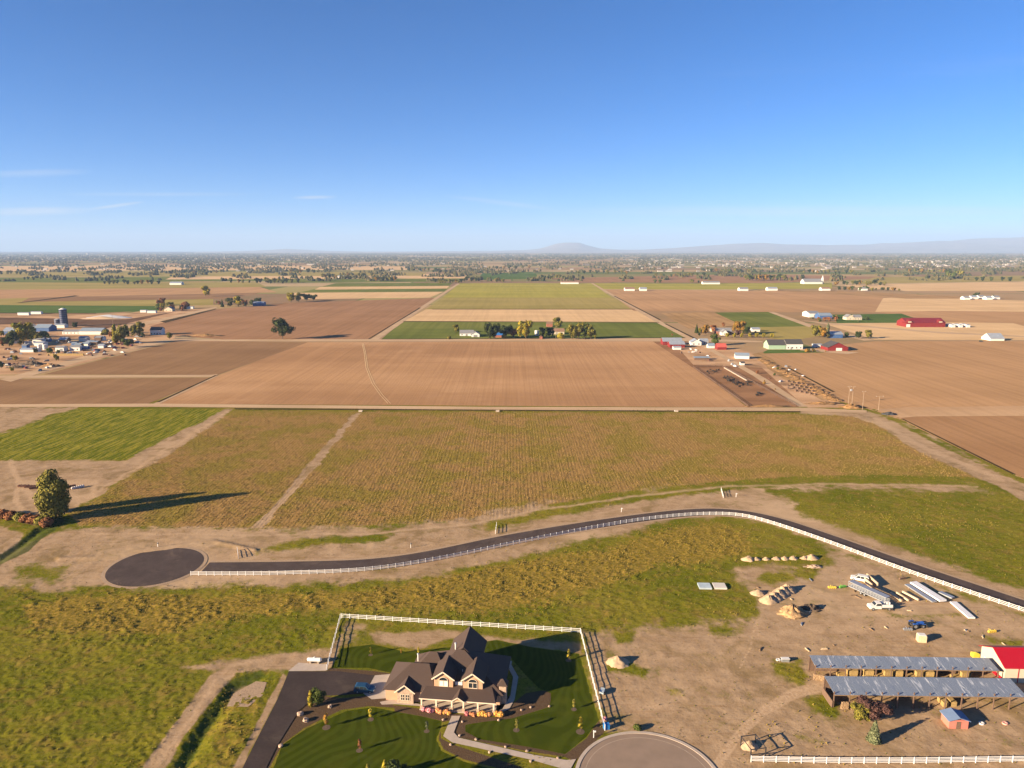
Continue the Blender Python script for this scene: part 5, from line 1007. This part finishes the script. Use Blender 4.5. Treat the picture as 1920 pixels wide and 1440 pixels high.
o = mound('silage_pile', 'long silage pile under a white tarpaulin at the dairy', 205, 596, 36, 12, 5, mat('white_tarp', (.45, .46, .48), .6, var=.2, scale=.2), rough=.06, seed=70); mound('silage_heap', 'tan cut face of silage before the white tarpaulin', 190, 598, 30, 7, 4.0, SOILM, rough=.1, seed=71)
b = MB(); 
r = empty('bale_row', (*G(88, 667), 0), R(0), 'long low row of orange hay bales in the scrap yard', 'bale row')
for i in range(18): MB().box(i*1.95, i*1.95+1.8, 0, 1.6, 0, 2.0).build('bale', HAY, r)
# vehicles scattered over the scrap yard
PAINTS = [WPAINT, mat('silver_paint', (.45, .46, .48), .35, .3), mat('black_paint', (.03, .03, .035), .3), mat('maroon_paint', (.22, .03, .03), .4), BLUEP, mat('tan_paint', (.48, .38, .26), .5)]
rs = random.Random(21); cars = {}
for i in range(46):
    t = rs.random(); px = 168+t*92+rs.uniform(-14, 10); py = 667-(px-168)*.16-rs.random()*22
    if i > 34: px = rs.uniform(10, 100); py = rs.uniform(672, 696)
    k = rs.randrange(6); nm = ('white', 'silver', 'black', 'maroon', 'blue', 'tan')[k]
    lab = '%s scrapped car among the rows in the scrap yard' % nm if i <= 34 else '%s vehicle parked on the lower dairy yard' % nm
    if (k, i > 34) not in cars: c = cars[(k, i > 34)] = car('scrap_car', lab, G(px, py), rs.uniform(0, 6.28), PAINTS[k], group='cars in the scrap yard' if i <= 34 else 'vehicles on the lower dairy yard')
    else: c = copy_tree(cars[(k, i > 34)]); c.location = (*G(px, py), 0); c.rotation_euler.z = rs.uniform(0, 6.28)
for i, (px, py, w, h, s) in enumerate([(60, 684, 14, 5, 3.2), (95, 687, 10, 5, 2.4), (30, 690, 9, 4, 2.2), (100, 655, 8, 4, 2), (190, 648, 12, 4, 1.8), (215, 645, 9, 4, 1.7), (170, 657, 9, 4, 1.6), (385, 630, 20, 5, 2.4), (345, 631, 10, 4, 1.6)]): mound('scrap_heap', ['dark heap of scrap on the lower dairy yard', 'brown manure heap by the lower lane', 'dark low heap near the lower lane', 'rusty heap beside the box shed', 'rusty scrap heap between car rows', 'brown scrap heap behind the car rows', 'orange brush heap by the car rows', 'long brown brush heap past the farmhouse', 'brown heap by the farmhouse track'][i], px, py, w, h, s, MATS['brush'] if i % 2 == 0 else MATS['dry_brush'], rough=.35, seed=80+i)
CLUT = random.Random(77)
for i in range(80):
    px = CLUT.uniform(5, 240); py = CLUT.uniform(640, 668) if px > 60 else CLUT.uniform(655, 690); x, y = G(px, py); k = CLUT.randrange(3); w = CLUT.uniform(1.5, 5); d = CLUT.uniform(1, 2.5); h = CLUT.uniform(.6, 2.2)
    o = MB().box(-w/2, w/2, -d/2, d/2, 0, h*.6).box(-w*.35, w*.2, -d*.4, d*.4, h*.6, h).build('scrap_item', (OLDWOOD, STEEL, MATS['rust'])[k], None, (x, y, 0), CLUT.uniform(0, 3.1)); tag(o, '%s scrap lying among the dairy yard clutter' % ('brown timber', 'grey steel', 'rusty iron')[k], 'scrap', 'scrap lying about the dairy yard')
for i in range(26):
    t = CLUT.random(); px = 1285+t*190+CLUT.uniform(-12, 12); py = 660+t*70+CLUT.uniform(-10, 4)
    if 0 < px-1300 < 120 and py > 688: px += 90
    x, y = G(px, py); k = CLUT.randrange(4); w = CLUT.uniform(1.2, 4); d = CLUT.uniform(1, 2); h = CLUT.uniform(.5, 1.8)
    o = MB().box(-w/2, w/2, -d/2, d/2, 0, h*.6).box(-w*.3, w*.3, -d*.4, d*.4, h*.6, h).build('farm_item', (OLDWOOD, STEEL, MATS['rust'], WPAINT)[k], None, (x, y, 0), CLUT.uniform(0, 3.1)); tag(o, '%s farm clutter beside the cattle lane' % ('timber', 'steel', 'rusty', 'white')[k], 'farm clutter', 'clutter beside the cattle lane')
for i in range(16): px = 1432+i*9; mound('weed_bank', 'brown weed hummock in the bank along the sandy field', px, 676+i*5.0, 6, 4, 1.3, MATS['dry_brush'], rough=.35, seed=200+i, group='weed hummocks along the sandy field', cat='weeds')
T = tree
for a in [('round', 44, 645, 601, L_YELLOW, 'large yellow-green tree among the blue dairy barns'), ('round', 58, 640, 610, L_OLIVE, 'olive tree behind the large yellow-green dairy tree'), ('wide', 22, 648, 622, L_DARK, 'dark tree at the left dairy barn'), ('wide', 76, 640, 621, L_OLIVE, 'broad olive hedge tree before the blue walled barn'), ('round', 142, 615, 603, L_DARK, 'dark round tree right of the navy silo'), ('tall', 217, 645, 607, L_YELLOW, 'tall yellow poplar at the scrap yard'), ('oval', 227, 645, 605, L_OLIVE, 'tall olive tree beside the yellow poplar'), ('round', 262, 629, 601, L_OLIVE, 'round olive tree behind the scrap yard'), ('oval', 252, 630, 606, L_OLIVE, 'thin olive tree next to the round olive tree'), ('wide', 240, 652, 634, L_GREEN, 'broad green tree at the scrap yard corner'), ('round', 318, 636, 622, L_OLIVE, 'small olive tree beyond the white farmhouse'), ('round', 306, 581, 567, L_YELLOW, 'yellow tree left of the cream cottage'), ('round', 320, 580, 565, L_OLIVE, 'olive tree behind the cream cottage'), ('round', 302, 584, 576, L_RUST, 'rust shrub by the cream cottage'), ('conifer', 338, 579, 571, L_DARK, 'dark conifer past the cream cottage'),
 ('wide', 530, 636, 597, L_DARK, 'lone dark spreading tree on the field edge'), ('round', 386, 556, 534, L_YELLOW, 'lone bright yellow tree beyond the dairy fields'), ('conifer', 417, 576, 561, L_DARK, 'dark conifer at the left end of the field hedge'), ('round', 432, 574, 563, L_ORANGE, 'orange tree in the field hedge'), ('round', 447, 575, 553, L_YELLOW, 'tall yellow tree in the field hedge'), ('round', 460, 575, 561, L_RUST, 'rust tree in the field hedge'), ('round', 472, 573, 561, L_GREEN, 'green tree in the field hedge next to the blue barn'), ('round', 486, 571, 557, L_DARK, 'dark tree at the right end of the field hedge'),
 ('round', 546, 567, 547, L_YELLOW, 'yellow tree at the left of the dark hedge clump'), ('round', 560, 566, 547, L_OLIVE, 'olive tree in the dark hedge clump'), ('wide', 575, 565, 550, L_DARK, 'dark tree in the middle of the dark hedge clump'), ('wide', 588, 564, 552, L_DARK, 'dark low tree at the right of the dark hedge clump'),
 ('round', 855, 624, 607, L_OLIVE, 'small olive tree behind the grey-roofed farmhouse'), ('bush', 842, 636, 629, L_OLIVE, 'rounded bush at the lane before the grey-roofed farmhouse'), ('oval', 918, 636, 601, L_DARK, 'tall dark tree left of the blue shed'), ('oval', 927, 636, 603, L_DARK, 'second tall dark tree close to the blue shed'), ('wide', 948, 633, 609, L_DARK, 'dark spreading tree behind the blue shed'), ('wide', 963, 633, 615, L_RUST, 'rusty dark tree right of the blue shed'), ('bush', 945, 635, 626, L_OLIVE, 'low shrub before the blue shed'), ('round', 986, 635, 598, L_YELLOW, 'large bright yellow-green tree at the homestead lane'), ('round', 1018, 634, 612, L_GREEN, 'green tree at the homestead centre'), ('round', 1030, 632, 612, L_DARK, 'dark tree behind the homestead centre'), ('round', 1045, 617, 593, L_OLIVE, 'olive tree rising behind the homestead roofs'), ('bush', 1051, 635, 623, L_YELLOW, 'yellow bush before the homestead'), ('oval', 1072, 636, 604, L_OLIVE, 'first tall olive tree in the homestead windbreak'), ('oval', 1084, 636, 601, L_OLIVE, 'second tall olive tree in the homestead windbreak'), ('oval', 1097, 636, 604, L_GREEN, 'third tall green tree in the homestead windbreak'), ('oval', 1108, 636, 605, L_OLIVE, 'last tall olive tree in the homestead windbreak'),
 ('conifer', 1306, 625, 607, L_DARK, 'dark conifer beside the lane at the brick farmhouse'), ('round', 1323, 627, 607, L_ORANGE, 'orange tree left of the brick farmhouse'), ('round', 1337, 624, 608, L_RUST, 'rust tree behind the cream shed'), ('round', 1340, 648, 624, L_GREEN, 'large green tree before the brick farmhouse'), ('round', 1356, 613, 604, L_RUST, 'rust tree behind the brick farmhouse roof'), ('wide', 1386, 627, 601, L_ORANGE, 'large orange tree right of the brick farmhouse'), ('wide', 1400, 628, 612, L_DARK, 'dark tree beyond the large orange tree'), ('round', 1383, 630, 618, L_PURPLE, 'purple-red tree before the brick farmhouse'),
 ('round', 1528, 632, 608, L_OLIVE, 'olive tree left of the dark blue barn'), ('round', 1543, 634, 612, L_ORANGE, 'golden tree before the dark blue barn'), ('tall', 1551, 634, 606, L_GREYG, 'bare grey tree before the dark blue barn'), ('round', 1587, 633, 622, L_GREEN, 'green tree right of the dark blue barn'), ('round', 1610, 635, 620, L_DARK, 'dark round tree at the tan field corner'), ('round', 1627, 635, 617, L_OLIVE, 'olive round tree at the tan field corner'), ('wide', 1830, 559, 548, L_DARK, 'dark broad tree beside the white farmstead'), ('round', 1862, 559, 552, L_GREEN, 'small green tree beside the white farmstead'), ('bush', 1625, 600, 593, L_DARK, 'dark shrub beside the cream bungalow'), ('bush', 1610, 604, 600, L_GREEN, 'green hedge before the cream bungalow')]: T(*a)
lt = random.Random(8)
for i in range(54):
    px, py = [(lt.uniform(-5, 40), lt.uniform(630, 650)), (lt.uniform(60, 95), lt.uniform(628, 640)), (lt.uniform(190, 280), lt.uniform(612, 640)), (lt.uniform(290, 365), lt.uniform(572, 584)), (lt.uniform(0, 110), lt.uniform(660, 700)), (lt.uniform(405, 500), lt.uniform(566, 576))][i % 6]; m = lt.choice([L_OLIVE, L_DARK, L_GREEN, L_YELLOW, L_RUST])
    T(lt.choice(['round', 'oval', 'bush']), px, py, py-lt.uniform(5, 15), m, '%s tree scattered among the dairy buildings' % {L_OLIVE: 'olive', L_DARK: 'dark', L_GREEN: 'green', L_YELLOW: 'yellow', L_RUST: 'rust'}[m], 'trees scattered among the dairy buildings')
for i in range(30):
    px, py = [(lt.uniform(1255, 1345), lt.uniform(628, 650)), (lt.uniform(1300, 1440), lt.uniform(618, 632)), (lt.uniform(1505, 1560), lt.uniform(655, 662)), (lt.uniform(1420, 1520), lt.uniform(690, 735)), (lt.uniform(1520, 1620), lt.uniform(592, 606))][i % 5]; m = lt.choice([L_OLIVE, L_DARK, L_GREEN, L_ORANGE, L_RUST])
    T(lt.choice(['round', 'bush', 'oval']), px, py, py-lt.uniform(3, 9), m, '%s shrub scattered around the red barn farmsteads' % {L_OLIVE: 'olive', L_DARK: 'dark', L_GREEN: 'green', L_ORANGE: 'orange', L_RUST: 'rust'}[m], 'shrubs scattered around the red barn farmsteads', 'shrub', 1.0, 'shrub')
for i in range(20):
    a = lt.uniform(0, 235); py = lt.uniform(600, 655) if a < 60 else lt.uniform(636, 655); w = lt.uniform(8, 17)
    wl = lt.choice([WPAINT, BLUEW, OLDWOOD, PALEW]); gable('shed', '%s outbuilding in the crowded dairy yard' % {WPAINT: 'white', BLUEW: 'blue', OLDWOOD: 'brown', PALEW: 'cream'}[wl], 'shed', a, a+w, py, lt.uniform(5, 9), lt.uniform(2.4, 4), lt.uniform(.6, 2), wl, lt.choice([TINROOF, GREYROOF, SLATE]), group='outbuildings of the crowded dairy yard')
for i, px in enumerate([1364, 1377, 1391, 1406, 1419, 1432, 1447]): T('round', px, 633, 623.5, L_YELLOW, '%s small golden tree along the drive counted from the cattle lane' % ORD[i], 'golden trees along the drive')
for i, px in enumerate([1535, 1546, 1555, 1567]): T('small', px, 602, 594, L_RUST, '%s red-brown tree counted from the white front of the pole barn' % ORD[i], 'red-brown trees by the pole barn')
gable('farmhouse', 'white farmhouse with grey hip roof and garage on the lane', 'house', 862, 888, 630, 12, 3.2, 3.2, WPAINT, GREYROOF, win=3, door=(.0, 2.4, 2.3)); gable('garage', 'white garage wing of the grey-roofed farmhouse', 'garage', 884, 899, 632, 10, 3.2, 2.8, WPAINT, GREYROOF, 'y', door=(0, 4.5, 2.4))
gable('shed', 'bright blue roofed shed among the dark trees', 'shed', 928, 947, 633, 9, 3.0, 2.2, mat('brick_wall', (.32, .12, .08), .9, var=.2, scale=1), mat('bright_blue_roof', (.03, .14, .42), .5)); gable('house', 'brown roofed house behind the homestead trees', 'house', 1030, 1058, 627, 12, 3.5, 3, CREAM, mat('brown_roof', (.24, .14, .09), .9, var=.2, scale=.5), win=3)
gable('shed', 'brick red shed behind the homestead', 'shed', 1025, 1036, 613, 9, 4, 2, MATS['brick_wall'], MATS['brown_roof']); silo(1006, 629, 619, 7, 'white round tank among the homestead trees', WPAINT); gable('pump_house', 'tiny brown pump house on the homestead lane', 'hut', 1012, 1017, 636, 3, 2.5, 1.2, MATS['brick_wall'], MATS['brown_roof'], 'y')
gable('barn', 'long red barn with white roof at the cattle yard', 'barn', 1243, 1279, 647, 13, 4, 3, BARNRED, TINROOF); gable('barn', 'second red barn with white front lean-to at the cattle yard', 'barn', 1256, 1284, 652, 12, 3.6, 2.5, BARNRED, TINROOF); gable('lean_to', 'white lean-to joined to the second red barn', 'shed', 1263, 1277, 656, 6, 2.6, .8, WPAINT, TINROOF)
gable('farmhouse', 'rambling white farmhouse at the head of the cattle lane', 'house', 1296, 1315, 648, 10, 3.6, 3, WPAINT, TINROOF, 'y', win=2); gable('farmhouse_wing', 'white wing of the rambling farmhouse', 'house', 1313, 1328, 646, 10, 3.3, 2.4, WPAINT, TINROOF, win=3); gable('shed', 'grey domed shed beside the rambling farmhouse', 'shed', 1328, 1340, 653, 7, 2.6, 2, WPAINT, SLATE)
gable('barn', 'red arched barn beside the cattle lane', 'barn', 1345, 1362, 656, 9, 2.8, 3.2, BARNRED, mat('red_roof', (.45, .09, .07), .7, var=.15, scale=.4)); gable('shed', 'grey tin shed alone at the pen edge', 'shed', 1379, 1404, 673, 10, 3, 2, PALEW, SLATE, rot=R(-12)); gable('hut', 'small white hut with dark roof past the pens', 'hut', 1389, 1396, 685, 4, 2.2, .8, WPAINT, DKROOF); gable('shelter', 'low dark cattle shelter in the pens', 'shelter', 1302, 1330, 675, 6, 2.2, .6, OLDWOOD, SLATE)
gable('farmhouse', 'brick farmhouse with grey roof and white gable among autumn trees', 'house', 1344, 1372, 627, 12, 3.6, 3.6, MATS['brick_wall'], GREYROOF, win=4); gable('house_wing', 'white gabled wing of the brick farmhouse', 'house', 1353, 1364, 629, 8, 3.6, 3, WPAINT, GREYROOF, 'y', win=1); gable('shed', 'cream gabled shed left of the brick farmhouse', 'shed', 1334, 1342, 622, 8, 3, 2.5, CREAM, GREYROOF, 'y'); gable('barn', 'long white building past the brick farmhouse', 'barn', 1410, 1425, 622, 9, 3.2, 1.6, WPAINT, TINROOF)
gable('barn', 'pale green walled barn with dark roof', 'barn', 1441, 1473, 655, 15, 4.5, 4.5, mat('mint_siding', (.28, .40, .28), .8, var=.06, scale=.5), DKROOF, win=0); gable('farmhouse', 'white house joined to the pale green barn', 'house', 1474, 1505, 655, 13, 5.5, 4, WPAINT, DKROOF, win=4, door=(-.2, 1.2, 2.2))
gable('barn', 'dark red barn with white door and dark roof', 'barn', 1552, 1590, 658, 17, 3.5, 4.8, BARNRED, DKROOF, 'y', door=(.05, 6, 3)); gable('trailer', 'white trailer between the green barn and dark red barn', 'trailer', 1525, 1541, 651, 4, 3, .3, WPAINT, TINROOF); gable('barn', 'dark blue barn behind golden trees', 'barn', 1556, 1580, 634, 14, 4.5, 2.5, BLUEW, TINROOF)
gable('pole_barn', 'white fronted pole barn with dark grey roof', 'barn', 1517, 1537, 595, 26, 6, 2.5, WPAINT, GREYROOF, door=(.1, 5, 4)); gable('barn', 'blue-grey annex of the white pole barn', 'barn', 1537, 1560, 598, 18, 5, 3, BLUEW, SLATE); gable('bungalow', 'cream bungalow with two gables on the green', 'house', 1587, 1601, 600, 12, 4, 3.5, CREAM, GREYROOF, 'y', win=1); gable('bungalow', 'cream bungalow wing on the green', 'house', 1602, 1616, 600, 12, 4, 3, CREAM, GREYROOF, win=3)
rbn = gable('red_barn', 'very long red barn with dark red roof and cream gable ends', 'barn', 1699, 1772, 613.5, 24, 6, 5, BARNRED, mat('oxblood_roof', (.16, .015, .02), .6), win=0, door=(-.45, 5, 4)); w2 = (G(1772, 613.5)[0]-G(1699, 613.5)[0])/2
for s, m in ((-.86, CREAM), (.72, CREAM)):
    d = MB().tri(-5, 5, -1, 10, 5.8, 9.5).shift((s*w2, 0, 0)).build('cross_gable', BARNRED, rbn); MB().box(s*w2-2.2, s*w2+2.2, -1.12, -1.0, 6.2, 7.6).build('gable_window', m, d)
for i in range(6): gable('trailer', '%s white trailer in the line counted from the very long red barn' % ORD[i], 'trailer', 1778+i*7, 1784+i*7, 613+(i % 2), 10, 3.4, .3, WPAINT, TINROOF, group='trailers beside the long red barn')
gable('quonset', 'pale grey hoop barn on the far field edge', 'barn', 1857, 1883, 639, 16, 2.5, 5, PALEW, TINROOF); tractor(1839, 641, R(20), mat('tractor_green', (.05, .22, .05), .5), 'green tractor at the far field edge beside the hoop barn', False)
for i in range(5): gable('farmstead', '%s white farmstead building counted from the dark broad tree' % ORD[i], 'house', 1808+i*14, 1819+i*14, 562-(i % 3), 14, 4, 3, WPAINT, (GREYROOF, TINROOF)[i % 2], group='white farmstead buildings')
ch_ = gable('church', 'grey roofed church with a white spire in the distance', 'church', 1508, 1542, 532.5, 30, 6, 9, WPAINT, GREYROOF); MB().box(0, 5, 5, 10, 0, 14).add([(0, 5, 14), (5, 5, 14), (5, 10, 14), (0, 10, 14), (2.5, 7.5, 26)], [(0, 1, 4), (1, 2, 4), (2, 3, 4), (3, 0, 4)]).shift((27, 0, 0)).build('spire', WPAINT, ch_)
for a, b, py, lab in [(1172, 1190, 545.5, 'white gabled barn on the yellow-green field margin'), (1200, 1213, 545.5, 'white boxy barn beside the white gabled barn'), (1387, 1403, 545.5, 'lone white barn on the far field margin'), (1318, 1350, 533, 'long white barn beyond the far field'), (1440, 1458, 545, 'white farmhouse on the far lane'), (1541, 1557, 545, 'white shed on the far lane'), (1052, 1085, 532.5, 'white farm at the end of the straight lane'), (318, 340, 534, 'large white barn beyond the dairy fields'), (633, 650, 521, 'white shed beneath far trees'), (1615, 1627, 545, 'white house among the far hedge trees')]: gable('barn', lab, 'barn', a, b, py, 18, 5, 3.5, WPAINT if a % 3 else PALEW, (TINROOF, GREYROOF, MATS['brown_roof'])[int(a) % 3])
gable('barn', 'blue barn at the end of the field hedge', 'barn', 474, 494, 573.5, 14, 5, 2.5, BLUEW, TINROOF)
# feed pens and cattle
def rail_pen(label, pts):
    P = [G3(*p) for p in pts]; r = empty('pen_fence', (P[0].x, P[0].y, 0), 0, label, 'fence'); o = P[0]
    for a, b in zip(P[:-1], P[1:]):
        for z in (.5, 1.0, 1.5): MB().bar((a.x-o.x, a.y-o.y, z), (b.x-o.x, b.y-o.y, z), .1, .16).build('rail', OLDWOOD, r)
        n = max(1, int((b-a).length/6))
        for i in range(n+1): q = a.lerp(b, i/n); MB().box(q.x-o.x-.12, q.x-o.x+.12, q.y-o.y-.12, q.y-o.y+.12, 0, 1.8).build('post', OLDWOOD, r)
rail_pen('dark rail fence closing the field side of the cattle pen', [(1300, 690), (1345, 722), (1402, 763)]); rail_pen('dark rail fence between the cattle pen and the farm track', [(1355, 688), (1400, 712), (1492, 762)]); rail_pen('dark rail fence across the top of the cattle pen', [(1300, 689), (1355, 687)])
bk = empty('feed_bunk', (*G(1358, 690), 0), math.atan2(*reversed([G(1400, 714)[i]-G(1358, 690)[i] for i in (0, 1)])), 'pale concrete feed bunk along the farm track', 'feed bunk'); bl = math.dist(G(1358, 690), G(1400, 714))
for i in range(8): MB().box(i*bl/8+.2, (i+1)*bl/8-.2, -.5, .5, 0, .7).build('trough', CONC, bk)
cow = MB(); pr = [(-1.05, .85, .3), (-.7, 1.0, .42), (0, .98, .45), (.6, 1.05, .4), (.95, 1.2, .26), (1.25, 1.35, .17), (1.6, 1.15, .12)]
for (xa, za, ra), (xb, zb, rb_) in zip(pr[:-1], pr[1:]): cow.cyl((xa, 0, za), (xb, 0, zb), ra, rb_, 9)
for xx in (-.8, .65):
    for s in (-1, 1): cow.cyl((xx, s*.22, .85), (xx+.05, s*.22, 0), .12, .07, 6)
COWM = cow.mesh('cow'); COWM.materials.append(mat('black_hide', (.02, .017, .015), .8)); rs = random.Random(9)
spots = [(rs.uniform(1326, 1350), 694+rs.uniform(0, 9)) for _ in range(9)]+[(1358+t*28+rs.uniform(-4, 4), 707+t*16+rs.uniform(-4, 4)) for t in [i/22 for i in range(23)]]+[(rs.uniform(1388, 1408), rs.uniform(717, 724)) for _ in range(9)]+[(rs.uniform(1414, 1429), rs.uniform(738, 743)) for _ in range(6)]
for px, py in spots:
    x, y = G(px, py); o = link('cow', COWM, None, None, (x, y, .02), rs.uniform(0, 6.28)); tag(o, 'black cow standing in the muddy pen', 'cow', 'black cattle in the pen')
for i in range(20):
    px = 1478+(i % 5)*9+(i//5)*5; py = 716+(i//5)*6+(i % 5)*1.8; x, y = G(px, py); o = MB().box(-.9, .9, -.7, .7, 0, 1.2).add([(-1, -.8, 1.2), (1, -.8, 1.2), (1, .8, 1.2), (-1, .8, 1.2), (-1, -.8, 1.3), (1, -.8, 1.3), (1, .8, 1.3), (-1, .8, 1.3)], [(0, 1, 2, 3), (4, 5, 6, 7), (0, 1, 5, 4), (1, 2, 6, 5), (2, 3, 7, 6), (3, 0, 4, 7)]).build('calf_hutch', OLDWOOD, None, (x, y, 0), .3); tag(o, 'dark box in the rows laid out beside the farm track', 'box', 'rows of dark boxes')
# ------------------------------------------------------------------ far country: tree belts, farmsteads and the town
def far_trees():
    rs = np.random.RandomState(33); kinds = [('round', L_DARK), ('round', L_OLIVE), ('wide', L_DARK), ('small', L_OLIVE), ('small', L_ORANGE), ('small', L_GREEN)]; n = 0
    spec = [(480, 560, 531, 10, 12), (40, 80, 525, 7, 4), (190, 300, 533, 8, 12), (700, 745, 527, 9, 7), (600, 640, 521, 8, 6), (815, 870, 531, 8, 9), (860, 900, 528, 9, 6), (1010, 1060, 523, 8, 8), (1225, 1240, 532, 7, 2), (1290, 1312, 531, 7, 3), (1395, 1470, 525, 11, 13), (1570, 1640, 545, 8, 8), (1560, 1660, 535, 9, 12), (1640, 1690, 545, 6, 7), (1770, 1800, 522, 14, 4), (1820, 1900, 528, 9, 5), (640, 700, 519, 7, 7), (925, 945, 530, 8, 3), (335, 420, 512, 6, 8), (1225, 1330, 519, 7, 12), (900, 1000, 505, 7, 8), (430, 520, 530, 8, 8), (-10, 60, 515, 7, 8), (100, 180, 509, 7, 9), (540, 600, 512, 8, 8), (750, 850, 509, 7, 10), (1330, 1420, 511, 8, 10), (1500, 1600, 513, 8, 10), (1700, 1800, 511, 8, 9), (1080, 1180, 513, 7, 9)]
    nm = ['grove', 'windbreak', 'clump', 'belt']
    for q, (a, b, py, hpx, k) in enumerate(spec):
        for i in range(k):
            px = a+(b-a)*(i+.5)/k+rs.uniform(-3, 3); kk, m = kinds[rs.randint(6)]; pb = py+rs.uniform(-1.2, 1.2)
            T('small' if py < 535 else kk, px, pb, pb-hpx*rs.uniform(.75, 1.15), m, 'distant %s tree in the %s' % ({L_DARK: 'dark', L_OLIVE: 'olive', L_ORANGE: 'orange', L_GREEN: 'green'}[m], FARN[q]), 'trees of the '+FARN[q])
FARN = ['grove left of the straight lane', 'clump beyond the dairy fields', 'windbreak beyond the dairy', 'clump by the far white shed', 'clump beneath the far hills', 'hedge where the lane ends', 'hedge beside the lane end', 'clump above the deep green field', 'pair on the yellow-green margin', 'pair beyond the far margin', 'long dense grove behind the far barns', 'hedge near the far lane houses', 'trees around the church', 'hedge right of the church', 'tall golden clump near the town', 'row by the eastern fields', 'row left of the lane end', 'pair in the yellow-green crop', 'row beyond the tan belts', 'long grove before the town', 'grove before the butte', 'grove around the roadside houses', 'clump on the far dairy side', 'belt behind the dairy crops', 'clump over the tan belts', 'belt above the straight lane', 'belt behind the long barns', 'belt behind the church', 'belt near the golden clump', 'belt before the butte fields']
far_trees()
def far_stuff():
    rs = np.random.RandomState(5)
    # woods that read as one mass
    v = []; f = []; base = np.array([(1, 0, 0), (0, 1, 0), (-1, 0, 0), (0, -1, 0), (0, 0, 1), (.5, .5, .62), (-.5, .5, .7), (-.5, -.5, .6), (.5, -.5, .66)])
    tri = [(0, 1, 5), (1, 2, 6), (2, 3, 7), (3, 0, 8), (0, 5, 4), (5, 1, 4), (1, 6, 4), (6, 2, 4), (2, 7, 4), (7, 3, 4), (3, 8, 4), (8, 0, 4)]
    den = lambda px, py: 1.0
    def put(px, py, s, h):
        x, y = G(px, py); b = len(v); q = base*np.array([s, s, h])*(1+.3*(rs.rand(9, 1)-.5)); a = rs.rand()*6.3; c, d = math.cos(a), math.sin(a)
        v.extend([(x+p[0]*c-p[1]*d, y+p[0]*d+p[1]*c, p[2]-.3) for p in q]); f.extend([tuple(b+i for i in t) for t in tri])
    n = 0
    while n < 26000:
        px = rs.uniform(-300, 2250); py = 475.5+52*rs.rand()**1.9
        cl = float(fbm(np.array([px*.028+40]), np.array([py*.32]), 1.0, 3)[0]); lim = .36 if py < 490 else .47 if py < 500 else .55 if py < 512 else .63
        if px < 820 and py < 492: lim -= .07
        if cl < lim: continue
        put(px, py, rs.uniform(4, 8)*(1 if py > 488 else 2.2), rs.uniform(7, 15)); n += 1
    me = bpy.data.meshes.new('distant_woods'); me.from_pydata(v, [], f); me.update(); o = link('distant_woods', me, L_WOOD); tag(o, kind='stuff')
    # countless small houses of the town and far farms
    b = MB(); n = 0
    while n < 1300:
        px = rs.uniform(-200, 2150); py = 477+34*rs.rand()**1.5
        town = (1180 < px and 484 < py < 503) or (px < 1000 and 479 < py < 487)
        if not town and rs.rand() > .12: continue
        if px > 1400 and 503 < py < 515 and rs.rand() > .4: continue
        x, y = G(px, py); w, d, h = rs.uniform(10, 20), rs.uniform(9, 14), rs.uniform(3, 6); big = rs.rand() < .04
        if big: w *= 4; d *= 2; h *= 1.6
        b.box(x-w/2, x+w/2, y, y+d, 0, h); b.add([(x-w/2-.5, y-.5, h), (x+w/2+.5, y-.5, h), (x+w/2+.5, y+d+.5, h), (x-w/2-.5, y+d+.5, h), (x-w/2, y+d/2, h+(1 if big else 3)), (x+w/2, y+d/2, h+(1 if big else 3))], [(0, 1, 5, 4), (2, 3, 4, 5), (1, 2, 5), (3, 0, 4)]); n += 1
    o = b.build('distant_town', TOWNM); tag(o, kind='stuff')
L_WOOD = leaf_mat('distant_foliage', (.03, .038, .014), (.10, .08, .03))
TOWNM = leaf_mat('town_walls', (.10, .085, .075), (.46, .42, .38))
far_stuff()
x, y = G(164, 478); r = empty('water_tower', (x, y, 0), 0, 'pale water tower on the far horizon beyond the dairy', 'tower'); MB().cyl((0, 0, 0), (0, 0, 30), 16, None, 16).build('tank', WPAINT, r); MB().cyl((0, 0, 30), (0, 0, 36), 16, 5, 16).build('roof', WPAINT, r)
